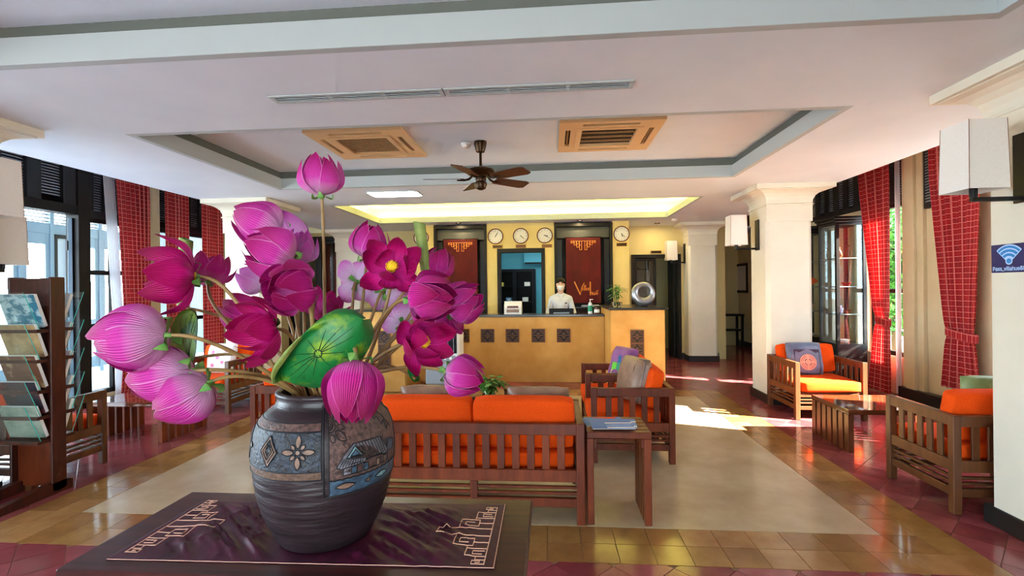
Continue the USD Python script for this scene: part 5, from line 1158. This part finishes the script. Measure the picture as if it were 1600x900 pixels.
# ================================================================== curtains
def curtain_mat(name, red, line):
    LOOK[name] = usdkit.material(stage, '/World/Looks/' + name, {'uv': ('uvmap', dict(attribute='st')), 'b': ('brick_texture', dict(offset=0.0, squash=1.0, color1=lin(red), color2=lin((red[0] * .86, red[1], red[2])), mortar=lin(line), scale=1.0, mortar_size=.0055, mortar_smooth=.3, brick_width=.062, row_height=.062)),
        'b2': ('brick_texture', dict(offset=0.0, squash=1.0, color1=(0, 0, 0), color2=(0, 0, 0), mortar=(1, 1, 1), scale=1.0, mortar_size=.004, mortar_smooth=.3, brick_width=.031, row_height=.031)), 'k': ('mix_color', dict(fac=.15, b=lin(line))),
        'mm': ('math', dict(math_type='multiply', value2=.14)),
        'p': ('principled_bsdf', dict(roughness=.85)), 't': ('translucent_bsdf', {}), 'm': ('mix_closure', dict(fac=.14))},
        [('uv.UV', 'b.vector'), ('uv.UV', 'b2.vector'), ('b.color', 'k.a'), ('b2.fac', 'mm.value1'), ('mm.value', 'k.fac'), ('k.result', 'p.base_color'), ('k.result', 't.color'), ('p.BSDF', 'm.closure1'), ('t.BSDF', 'm.closure2')], surface='m.closure')
curtain_mat('curtain_red', (186, 24, 36), (226, 126, 118))
LOOK['sheer'] = usdkit.material(stage, '/World/Looks/sheer', {'d': ('diffuse_bsdf', dict(color=(.85, .85, .88))), 't': ('translucent_bsdf', dict(color=(.85, .85, .88))), 'm': ('mix_closure', dict(fac=.55))}, [('d.BSDF', 'm.closure1'), ('t.BSDF', 'm.closure2')], surface='m.closure')
def curtain(name, label, x, face, prof, z0, z1, m, folds, amp, tie=None, group=None, par=None):
    """hangs in the plane x; prof: (height, near edge, far edge) rows; folds run down it"""
    t = thing(name, label, 'curtain', (x, prof[0][1], z0), 0, group) if par is None else par
    P = np.array(sorted(prof)); nz, ns = 46, folds * 12
    zz = np.linspace(z0, z1, nz); a = np.interp(zz, P[:, 0], P[:, 1]); b = np.interp(zz, P[:, 0], P[:, 2])
    s = np.linspace(0, 1, ns); wid0 = (P[:, 2] - P[:, 1]).max() * 1.5
    Y = a[:, None] + (b - a)[:, None] * s; sq = (b - a) / (P[:, 2] - P[:, 1]).max()
    ph = meshkit.noise(np.stack([s * 3, s * 0, s * 0], -1), 4) * 2.0
    X = face * amp * (.75 + .35 * sq[:, None]) * (np.sin(s * folds * 2 * PI + ph) * .7 + .3 * np.sin(s * folds * 4.3 * PI + 1 + zz[:, None] * .5)) * (.6 + .4 * np.clip((z1 - zz[:, None]) / .5, 0, 1))
    if tie:
        k = np.exp(-((zz - tie) / .07) ** 2)[:, None]; X = X * (1 - .55 * k)
    v = np.stack([X + x - x, Y - prof[0][1], np.repeat(zz[:, None], ns, 1) - z0], -1)
    uv = np.stack(np.broadcast_arrays(s[None, :] * wid0, zz[:, None]), -1).reshape(-1, 2)
    i, j = np.meshgrid(np.arange(nz - 1), np.arange(ns - 1), indexing='ij'); q = (i * ns + j).ravel(); f = np.stack([q, q + 1, q + ns + 1, q + ns], 1)
    obj('cloth', (v.reshape(-1, 3), f), m, t, smooth=True, uv=uv)
    if tie:
        a_, b_ = np.interp(tie, P[:, 0], P[:, 1]), np.interp(tie, P[:, 0], P[:, 2]); c = (a_ + b_) / 2 - prof[0][1]; w = (b_ - a_) / 2 + .02
        n = 28; an = np.linspace(0, 2 * PI, n, endpoint=False); r = []
        for k, (dz, g) in enumerate(((-.05, 1.0), (-.04, 1.10), (.04, 1.10), (.05, 1.0))):
            r.append(np.stack([face * (amp * 1.25 * g) * np.sin(an), c + w * g * np.cos(an), tie - z0 + dz + .03 * np.cos(an)], 1))
        v = np.vstack(r); i, j = np.meshgrid(np.arange(3), np.arange(n), indexing='ij'); q = np.stack([i * n + j, i * n + (j + 1) % n, (i + 1) * n + (j + 1) % n, (i + 1) * n + j], -1).reshape(-1, 4)
        uv = np.vstack([np.c_[an * w, np.full(n, k * .03)] for k in range(4)])
        obj('tie_band', (v, q), m, t, smooth=True, uv=uv)
    return t
G = 'red checked curtains'
curtain('curtain', 'red checked curtain beside the dark post, first from the left', XL + .10, 1, [(.02, 6.22, 6.72), (1.0, 6.30, 6.72), (HB - .02, 6.17, 6.72)], .02, HB - .02, 'curtain_red', 6, .035, None, G)
curtain('sheer_curtain', 'white sheer curtain hanging beside the first red curtain at the left', XL + .05, 1, [(.02, 6.20, 6.36), (1.0, 6.18, 6.34), (HB - .02, 6.03, 6.20)], .02, HB - .02, 'sheer', 4, .02)
curtain('curtain', 'red checked curtain just right of the pilaster, second from the left', XL + .10, 1, [(.02, 7.04, 7.50), (HB - .02, 7.02, 7.50)], .02, HB - .02, 'curtain_red', 5, .035, None, G)
curtain('sheer_curtain', 'white sheer curtain beyond the second red curtain at the left', XL + .06, 1, [(.02, 7.52, 7.60), (HB - .02, 7.50, 7.58)], .02, HB - .02, 'sheer', 3, .02)
curtain('curtain', 'red checked curtain next to the left white column, third from the left', XL + .12, 1, [(.02, 7.80, 8.30), (HB - .02, 7.78, 8.30)], .02, HB - .02, 'curtain_red', 5, .035, None, G)
curtain('curtain', 'red checked curtain tied in the middle, right of the black showcases', XR - .16, -1, [(.02, 6.90, 7.32), (.85, 6.92, 7.18), (1.0, 6.93, 7.14), (1.2, 6.93, 7.20), (HB - .02, 6.86, 7.52)], .02, HB - .02, 'curtain_red', 6, .045, 1.0, G)
curtain('sheer_curtain', 'grey white sheer strip between the right tied curtain and the cream pilaster', XR - .06, -1, [(.02, 6.84, 6.92), (HB - .02, 6.84, 6.92)], .02, HB - .02, 'sheer', 3, .02)
curtain('curtain', 'red checked curtain tied in the middle, under the big wall lamp at the right', XR - .14, -1, [(.30, 5.54, 6.03), (.75, 5.60, 5.98), (.93, 5.62, 5.96), (1.2, 5.60, 6.00), (2.7, 5.50, 6.16), (HB - .02, 5.5, 6.2)], .30, HB - .02, 'curtain_red', 6, .045, .92, G)
sp = struct('shutter', MB().box(XR - .05, XR - .001, 6.12, 6.44, 2.43, HB - .01), 'shutter_black'); obj('louvre', bar_slats(MB(), XR - .055, 6.17, 6.39, 2.5, HB - .08, face=-1), 'shutter_slat', sp)
t = thing('wall_switch', 'upper white switch plate on the cream wall beside the right edge curtain', 'switch', (XR, 6.06, 1.47)); obj('plate', bx(-.012, -.001, -.045, .045, -.075, .075, .003), 'white_plastic', t); obj('rocker', bx(-.016, -.012, -.02, .02, -.03, .03, .002), 'white_plastic', t)
t = thing('wall_switch', 'lower white switch plate on the cream wall beside the right edge curtain', 'switch', (XR, 6.06, 1.24)); obj('plate', bx(-.012, -.001, -.045, .045, -.075, .075, .003), 'white_plastic', t); obj('rocker', bx(-.016, -.012, -.02, .02, -.03, .03, .002), 'white_plastic', t)

# ================================================================== wall lamps on the columns
def sconce(label, x, y, s, z=2.22, rot=0, group='box wall lamps on the columns'):
    """s: -1 when it stands out towards -x"""
    t = thing('wall_lamp', label, 'wall lamp', (x, y, z), rot, group)
    obj('back_plate', bx(0, s * .016, -.055, .055, -.26, .14, .003), 'black_gloss', t)
    obj('arm', MB().box(s * .016, s * .29, -.012, .012, -.250, -.225, .003).tube([(s * .275, 0, -.226), (s * .275, 0, -.15)], .020, 12), 'black_gloss', t)
    a, b, zt, zb, c, th = .100, .108, .20, -.19, s * .275, .003
    def ringf(r, z): return [(c - r, -r, z), (c + r, -r, z), (c + r, r, z), (c - r, r, z)]
    v = np.array(ringf(b, zb) + ringf(a, zt) + ringf(b - th, zb) + ringf(a - th, zt)); f = []
    for k in range(4):
        n = (k + 1) % 4; f += [[k, n, 4 + n, 4 + k], [8 + n, 8 + k, 12 + k, 12 + n], [k, 8 + k, 8 + n, n], [4 + k, 4 + n, 12 + n, 12 + k]]
    sh_ = obj('shade', (v, np.array(f)), 'shade_linen', t)
    for k in range(4): obj('seam', MB().tube([v[k], v[4 + k]], .0022, 5), 'taupe_satin', sh_)
    obj('lamp_bulb', MB().lathe([(.012, -.15), (.014, -.10), (.028, -.05), (.026, -.02), (0, -.005)], 14, at=(c, 0, 0)), 'white_plastic', t, smooth=True)
    return t
sconce('large box wall lamp on the near right column, above the blue sign', 2.72, 3.01, -1)
sconce('box wall lamp on the middle right column', 2.72, 6.61, -1)
sconce('small box wall lamp on the far right column, beside the dark hall door', 2.72, 10.10, -1)
sconce('large box wall lamp at the left picture edge, upper of the two there', mx(2.72) - .10, 3.0, 1)
sconce('box wall lamp at the left picture edge, lower of the two there', -4.36, 3.24, 1, 1.92, 90)
sconce('box wall lamp on the middle left column, behind the flowers', mx(2.72), 6.61, 1)
# wireless sign
t = thing('wireless_sign', 'dark blue sign with a wireless symbol on the near right column', 'sign', (2.72, 3.115, 1.645)); obj('plate', bx(-.006, -.0005, -.125, .105, -.085, .085, .002), 'sign_navy' if 'sign_navy' in LOOK else mat('sign_navy', (34, 32, 92), .35), t)
mat('sign_light', (176, 210, 250), .5); mat('sign_blue', (40, 130, 200), .5); M = wallM((-.0062, -.012, .018), '-x')
def fan_arc(r0, r1): 
    w = sg.Polygon([(0, -.02), (-.2, .18), (.2, .18)]); return (sg.Point(0, -.045).buffer(r1, 24) - sg.Point(0, -.045).buffer(r0, 24)).intersection(sg.Polygon([(0, -.045), (-.2, .155), (-.2, .3), (.2, .3), (.2, .155)]))
obj('symbol_ground', MB().prism(union_all([fan_arc(.0, .105).buffer(.004), sg.Point(0, -.035).buffer(.022)]), 0, .0008, M), 'sign_light', t)
for a, b in ((.088, .101), (.064, .080), (.040, .056)): obj('symbol_arc', MB().prism(fan_arc(a, b), .0008, .0016, M), 'sign_blue', t)
obj('symbol_dot', MB().prism(sg.Point(0, -.034).buffer(.015), .0008, .0016, M), 'sign_blue', t)
tx = meshkit.text_mesh('Pass_villahue88', .024, .0008, bold=True); v = np.array(tx.vertices); c = tx.bounds.mean(0); v = (v - (c[0], c[1], 0)) * (.205 / (tx.bounds[1, 0] - tx.bounds[0, 0]), 1, 1) + (0, -.078, 0)
M2 = wallM((-.0062, -.010, .016), '-x'); obj('lettering', (v @ M2[:3, :3].T + M2[:3, 3], tx.faces), 'sign_light', t)

# ================================================================== on the ceiling
def cassette(label, x, y, dark):
    t = thing('ceiling_air_conditioner', label, 'air conditioner', (x, y, 2.97), 0, None); s = .46
    fr = sg.box(-s, -s, s, s) - sg.box(-.25, -.25, .25, .25)
    for (a, b, c, d) in ((-.25, .355, .25, .40), (-.25, -.40, .25, -.355), (.355, -.25, .40, .25), (-.40, -.25, -.355, .25)): fr = fr - sg.box(a, b, c, d)
    obj('panel', MB().prism(fr, -.035, -.004), 'cassette_tan', t)
    for (a, b, c, d) in ((-.25, .355, .25, .40), (-.25, -.40, .25, -.355), (.355, -.25, .40, .25), (-.40, -.25, -.355, .25)):
        o = obj('outlet', bx(a, c, b, d, -.012, -.003, 0), 'cassette_dark', t)
        if c - a > d - b: obj('vane', bx(a + .01, c - .01, (b + d) / 2 - .012, (b + d) / 2 + .006, -.026, -.018, .002), 'cassette_dark', o)
        else: obj('vane', bx((a + c) / 2 - .010, (a + c) / 2 + .010, b + .01, d - .01, -.026, -.018, .002), 'cassette_filter', o)
    g = obj('grille', bx(-.25, .25, -.25, .25, -.012, -.003, 0), 'cassette_dark' if dark else 'cassette_filter', t)
    obj('grille_frame', MB().box(-.30, .30, .25, .30, -.042, -.036, .002).box(-.30, .30, -.30, -.25, -.042, -.036, .002).box(-.30, -.25, -.25, .25, -.042, -.036, .002).box(.25, .30, -.25, .25, -.042, -.036, .002), 'cassette_tan', t)
    n = 3 if dark else 12
    for k in range(1, n + 1):
        y_ = -.25 + .5 * k / (n + 1); obj('slat', bx(-.25, .25, y_ - (.012 if dark else .008), y_ + (.012 if dark else .008), -.030, -.014, .002), 'cassette_filter', g)
    return t
cassette('tan ceiling air conditioner with closed filter grille, left of the fan', -1.79, 4.71, False)
cassette('tan ceiling air conditioner with dark open grille, right of the fan', .55, 4.71, True)
def diffuser(label, x0, x1):
    t = thing('slot_diffuser', label, 'air vent', ((x0 + x1) / 2, 3.025, H)); w = (x1 - x0) / 2
    obj('frame', MB().box(-w, w, -.06, -.035, -.010, -.001, .002).box(-w, w, .035, .06, -.010, -.001, .002).box(-w, -w + .03, -.035, .035, -.010, -.001, .002).box(w - .03, w, -.035, .035, -.010, -.001, .002), 'rim_paint', t)
    obj('duct', bx(-w + .03, w - .03, -.035, .035, -.003, -.0008, 0), 'grey_plastic', t)
    for k in range(1, 3): x = -w + .03 + (2 * w - .06) * k / 3; obj('bridge', bx(x - .012, x + .012, -.035, .035, -.008, -.003, .001), 'rim_paint', t)
    for y in (-.012, .014): obj('blade', MB().obox((0, y, -.006), (w - .03, .010, .0015), [[1, 0, 0], [0, .8, .6], [0, -.6, .8]], .0005), 'rim_paint', t)
diffuser('long slot air vent in the ceiling, left of the pair', -1.80, -.665); diffuser('long slot air vent in the ceiling, right of the pair', -.655, .52)
def detector(label, x, y, z):
    t = thing('smoke_detector', label, 'smoke detector', (x, y, z)); obj('base', MB().lathe([(0, -.001), (.055, -.001), (.055, -.012), (.048, -.018), (0, -.018)], 24), 'white_plastic', t); obj('head', MB().lathe([(.042, -.0185), (.044, -.035), (.030, -.048), (0, -.050)], 24), 'shade_linen', t, smooth=40)
detector('smoke detector on the ceiling at the left, above the flower cluster', -4.22, 6.88, H); detector('smoke detector on the ceiling beside the far right column', 2.30, 9.2, H); detector('smoke detector next to the fan mount', -.84, 4.85, 2.97)
for k, (x, y) in enumerate(((.55, 9.12), (-1.75, 9.12), (2.1, 9.75))):
    t = thing('downlight', ['small downlight above the right banner', 'small downlight above the left banner', 'small downlight before the dark hall door'][k], 'downlight', (x, y, H)); obj('trim_ring', MB().lathe([(.03, -.001), (.055, -.001), (.055, -.01), (.03, -.004)], 20, cap=False), 'bronze', t); obj('lens', MB().lathe([(.03, -.0012), (.0, -.002)], 20, cap=False), 'bulb', t)
    dl = UsdLux.DiskLight.Define(stage, '/World/downlight_lamp_%d' % k); dl.CreateRadiusAttr(.028); dl.CreateIntensityAttr(900); dl.CreateColorAttr((1, .78, .42)); aim(dl, (x, y, H - .006), (0, 0, -1))
t = thing('ceiling_light', 'glowing panel for a patch of reflected sun between the tray and the yellow cove', 'light patch', (-1.98, 6.18, H)); P = sg.box(-.30, -.11, .22, .11).buffer(.07, 8)  # bright patch of reflected sun on the ceiling, built as a glowing panel
obj('trim_ring', MB().prism(P.buffer(.012) - P, -.012, -.001), 'rim_paint', t); obj('diffuser_panel', MB().prism(P, -.008, -.001), 'ceiling_lamp', t)  # rim added around the glowing patch
# fan
t = thing('ceiling_fan', 'bronze ceiling fan with five brown blades hanging in the ceiling tray', 'ceiling fan', (-.69, 4.81, 2.97))
obj('canopy', MB().lathe([(0, -.001), (.062, -.001), (.064, -.02), (.052, -.07), (.040, -.105), (.0, -.11)], 28), 'bronze', t, smooth=35); obj('downrod', MB().lathe([(.013, -.10), (.013, -.25), (.02, -.255), (.022, -.275)], 14), 'bronze', t)
obj('motor_housing', MB().lathe([(.02, -.262), (.10, -.268), (.135, -.285), (.142, -.305), (.128, -.33), (.095, -.345), (.06, -.35), (0, -.35)], 36), 'bronze', t, smooth=40)
obj('switch_housing', MB().lathe([(.05, -.35), (.055, -.375), (.048, -.40), (.06, -.41), (.064, -.435), (.050, -.470), (.02, -.485), (0, -.487)], 28), 'bronze', t, smooth=40)
for k in range(5):
    a = math.radians(-32 + 72 * k); c, s = math.cos(a), math.sin(a); ca, sa = math.cos(-.22), math.sin(-.22)
    bl = sg.Polygon([(.17, -.052), (.20, -.062), (.52, -.078), (.56, -.06), (.565, .055), (.52, .075), (.20, .060), (.17, .050)]).buffer(.008).buffer(-.004)
    M = frameM((0, 0, -.372), (c, s, 0), (-s * ca, c * ca, sa), (s * sa, -c * sa, ca))
    o = obj('blade', MB().prism(bl, -.004, .004, M), 'fan_wood', t)
    obj('blade_bracket', MB().tube([(.085 * c, .085 * s, -.345), (.12 * c, .12 * s, -.375), (.165 * c, .165 * s, -.385), (.24 * c, .24 * s, -.385)], [.010, .012, .010, .006], 8), 'bronze', o)

# ================================================================== glazed showcases with their things
def showcase(label, x0, x1, y0, y1, z1):
    t = thing('showcase', label, 'display cabinet', (x0, y0, 0)); w, d = x1 - x0, y1 - y0; p = .045; zb = .62; zt = z1 - .12
    obj('plinth', bx(0, w, 0, d, 0, zb, .004), 'black_gloss', t)
    for x in (0, w - p):
        for y in (0, d - p): obj('post', bx(x, x + p, y, y + p, zb, zt, .003), 'black_gloss', t)
    for k, (e, a, b) in enumerate(((.0, zt, zt + .04), (.025, zt + .041, zt + .08), (.05, zt + .081, z1))): obj('cornice', bx(-e, w + e * .3, -e, d + e * .2, a, b, .006), 'black_gloss', t)
    for (a, b, c, e) in ((p, w - p, .012, .018), (p, w - p, d - .018, d - .012)): obj('glass', bx(a, b, c, e, zb, zt, 0), 'case_pane', t)
    for (a, b) in ((.012, .018), (w - .018, w - .012)): obj('glass', bx(a, b, p, d - p, zb, zt, 0), 'case_pane', t)
    for z in (1.05, 1.46, 1.88): obj('shelf', bx(.02, w - .02, .022, d - .022, z, z + .01, .001), 'case_pane', t); obj('shelf_edge', MB().box(.02, w - .02, .014, .022, z - .002, z + .012, .001).box(.013, .02, p, d - p, z - .002, z + .012, .001), 'louver_grey', t)
    return t
showcase('tall black glazed showcase nearer to the red curtain', 4.20, 4.62, 7.50, 7.98, 2.50); showcase('tall black glazed showcase behind the white column edge', 4.26, 4.62, 8.50, 8.98, 2.48)
def vasey(name, label, cat, loc, prof, m): t = thing(name, label, cat, loc); obj('body', MB().lathe(prof, 24), m, t, smooth=40); obj('rim', MB().tube([(prof[-1][0] * math.cos(a), prof[-1][0] * math.sin(a), prof[-1][1]) for a in np.linspace(0, 2 * PI, 20)], .004, 6), m, t); return t
mat('ceramic_blue', (70, 90, 150), .2, (220, 226, 236), (40,) * 3); mat('ceramic_red', (150, 40, 36), .25); mat('lacquer', (120, 70, 40), .25)
z = 1.0605
vasey('ornament_vase', 'small blue and white pot on the lower shelf of the nearer showcase', 'vase', (4.33, 7.66, z), [(.03, 0), (.05, .04), (.05, .08), (.025, .11), (.03, .125)], 'ceramic_blue'); vasey('ornament_bowl', 'small dark bowl on the lower shelf of the nearer showcase', 'bowl', (4.47, 7.70, z), [(.02, 0), (.035, .012), (.055, .05)], 'lacquer')
vasey('ornament_bowl', 'red bowl on the middle shelf of the nearer showcase', 'bowl', (4.44, 7.68, 1.4705), [(.02, 0), (.04, .012), (.065, .055)], 'ceramic_red')
vasey('ornament_vase', 'brown pot on the top shelf of the nearer showcase', 'vase', (4.33, 7.68, 1.8905), [(.03, 0), (.055, .05), (.04, .11), (.022, .14), (.03, .16)], 'lacquer'); vasey('ornament_vase', 'slim dark vase on the top shelf of the nearer showcase', 'vase', (4.48, 7.72, 1.8905), [(.025, 0), (.035, .08), (.02, .17), (.028, .20)], 'bronze')
t = thing('ornament_fan', 'orange fan shaped ornament in the showcase behind the white column', 'ornament', (4.42, 8.68, 1.4705)); obj('fan', MB().prism(sg.Polygon([(0, 0)] + [(.16 * math.sin(a), .16 * math.cos(a)) for a in np.linspace(-1.0, 1.0, 12)]), 0, .006, wallM((0, 0, 0), '-y')), 'orange_fabric', t); obj('stand', bx(-.05, .05, -.03, .03, 0, .012, .003), 'black_gloss', t)
t = thing('ornament_box', 'tan box on the lower shelf of the showcase behind the white column', 'box', (4.40, 8.66, z)); obj('box', bx(-.07, .07, -.05, .05, 0, .11, .004), 'taupe_satin', t); obj('lid', bx(-.073, .073, -.053, .053, .1105, .13, .004), 'mid_wood', t)
vasey('ornament_bowl', 'white bowl low in the nearer showcase', 'bowl', (4.40, 7.68, .6205), [(.03, 0), (.05, .012), (.075, .05)], 'paper_white'); vasey('ornament_bowl', 'white bowl low in the showcase behind the white column', 'bowl', (4.42, 8.68, .6205), [(.03, 0), (.05, .012), (.075, .05)], 'paper_white')

# ================================================================== brochure rack at the left edge
mat('rack_wood', (74, 28, 16), .35, (48, 17, 10), (40, 40, 5))
rk = thing('brochure_rack', 'dark wooden two-sided brochure rack with clear holders at the left edge', 'rack', (-3.875, 3.355, 0)); W = .175
obj('end_panel', bx(W - .018, W, -.055, .055, .02, 1.62, .004), 'rack_wood', rk); obj('end_panel', bx(-W, -W + .018, -.055, .055, .02, 1.62, .004), 'rack_wood', rk); obj('centre_board', bx(-W + .018, W - .018, -.012, .012, .05, 1.60, .003), 'dark_wood', rk)
obj('foot', MB().prism(sg.Polygon([(-.48, 0), (.10, 0), (.10, .07), (.06, .085), (-.06, .085), (-.44, .05), (-.48, .02)]), -.03, .03, frameM((W - .03, 0, 0), (0, 1, 0), (0, 0, 1), (1, 0, 0))), 'rack_wood', rk); obj('foot', MB().prism(sg.Polygon([(-.48, 0), (.10, 0), (.10, .07), (.06, .085), (-.06, .085), (-.44, .05), (-.48, .02)]), -.03, .03, frameM((-W + .03, 0, 0), (0, 1, 0), (0, 0, 1), (1, 0, 0))), 'rack_wood', rk)
obj('top_panel', bx(-W + .018, W - .018, -.05, .05, 1.40, 1.61, .003), 'rack_wood', rk)
mat('cover_teal', (40, 120, 150), .4, (190, 214, 220), (12, 12, 16), .45, .55); mat('cover_sand', (196, 168, 120), .4, (150, 112, 76), (10,) * 3); mat('cover_brown', (110, 66, 44), .4, (180, 150, 110), (10,) * 3, .5, .6); mat('cover_green', (176, 186, 170), .4, (110, 136, 124), (10,) * 3); mat('cover_dark', (40, 36, 50), .4, (110, 60, 60), (12,) * 3, .5, .6); mat('cover_navy', (30, 60, 90), .4, (120, 160, 190), (12,) * 3, .5, .6)
ZS = [1.235, 1.015, .79, .60, .42]
CV = [['cover_teal', 'cover_sand', 'cover_brown', 'cover_dark', 'cover_green'], ['cover_navy', 'cover_dark', 'cover_navy', 'cover_brown', 'cover_sand']]
WORD = [['first', 'second', 'third', 'fourth', 'fifth'][k] for k in range(5)]
for side in (0, 1):
    s = -1 if side == 0 else 1
    for k, z in enumerate(ZS):
        sh_ = obj('shelf', bx(-W + .018, W - .018, s * .012, s * .14, z - .025, z, .002), 'rack_wood', rk)
        obj('acrylic_holder', MB().obox((0, s * .165, z + .125), (W - .02, .0018, .155), [[1, 0, 0], [0, .93, -s * .37], [0, s * .37, .93]], .0005), 'acrylic', rk); obj('holder_edge', MB().obox((W - .021, s * .165, z + .125), (.0015, .0022, .156), [[1, 0, 0], [0, .93, -s * .37], [0, s * .37, .93]], .0003), 'acrylic_edge' if 'acrylic_edge' in LOOK else mat('acrylic_edge', (70, 190, 176), .3), rk)
        n = [.93, s * .30]
        for q in range(1):
            t = thing('brochure', ('%s brochure in the %s pocket from the top, %s side of the rack' % (['teal and white', 'sand coloured', 'brown', 'dark', 'pale green'][k] if side == 0 else ['navy blue', 'dark red', 'blue', 'brown', 'sand coloured'][k], WORD[k], ['near', 'far'][side])), 'brochure', (-3.875, 3.355 + s * .055, z + .001), 0, 'brochures in the rack')
            ax_ = [[1, 0, 0], [0, .95, -s * .31], [0, s * .31, .95]]
            obj('pages', MB().obox((0, s * .042, .137), (.145, .012, .125), ax_, .001), 'paper_white', t); obj('cover', MB().obox(np.array([0, s * .042, .137]) + np.array(ax_[1]) * s * .0132, (.146, .0010, .127), ax_, .0003), CV[side][k], t)

# ================================================================== green outside
def shrub(name, label, loc, R, Hh, n, seed, lm='leaf_green'):
    r = np.random.default_rng(seed); t = thing(name, label, 'tree', loc, 0, None)
    obj('trunk', MB().tube([(0, 0, 0), (.03, .02, Hh * .5), (0, .05, Hh * .8)], [.06, .05, .02], 8), 'bark', t)
    c = r.normal(size=(n, 3)); c /= np.linalg.norm(c, axis=1, keepdims=True); c *= (r.random(n) ** .4)[:, None]; c = c * (R, R, Hh * .42) + (0, 0, Hh * .6)
    d = r.normal(size=(n, 3)); d /= np.linalg.norm(d, axis=1, keepdims=True); e = np.cross(d, r.normal(size=(n, 3))); e /= np.linalg.norm(e, axis=1, keepdims=True); L = r.uniform(.05, .11, n)[:, None]
    v = np.stack([c - d * L, c + e * L * .4, c + d * L, c - e * L * .4], 1).reshape(-1, 3); k = np.arange(n) * 4
    obj('foliage', (v, np.stack([k, k + 1, k + 2, k + 3], 1)), lm, t, kind='stuff')
for k, (x, y) in enumerate(((6.6, 7.6), (7.2, 8.9), (6.8, 10.2), (7.6, 11.6), (7.0, 13.2))):
    shrub('garden_tree', ['leafy garden tree outside the right windows, nearest to the tied curtain', 'leafy garden tree outside, second beyond the showcases', 'leafy garden tree outside, third beyond the showcases', 'leafy garden tree outside, fourth beyond the showcases', 'leafy garden tree outside, farthest beyond the showcases'][k], (x, y, -.13), .9, 3.4, 5000, 40 + k, 'leaf_green' if k % 2 else 'leaf_dark')
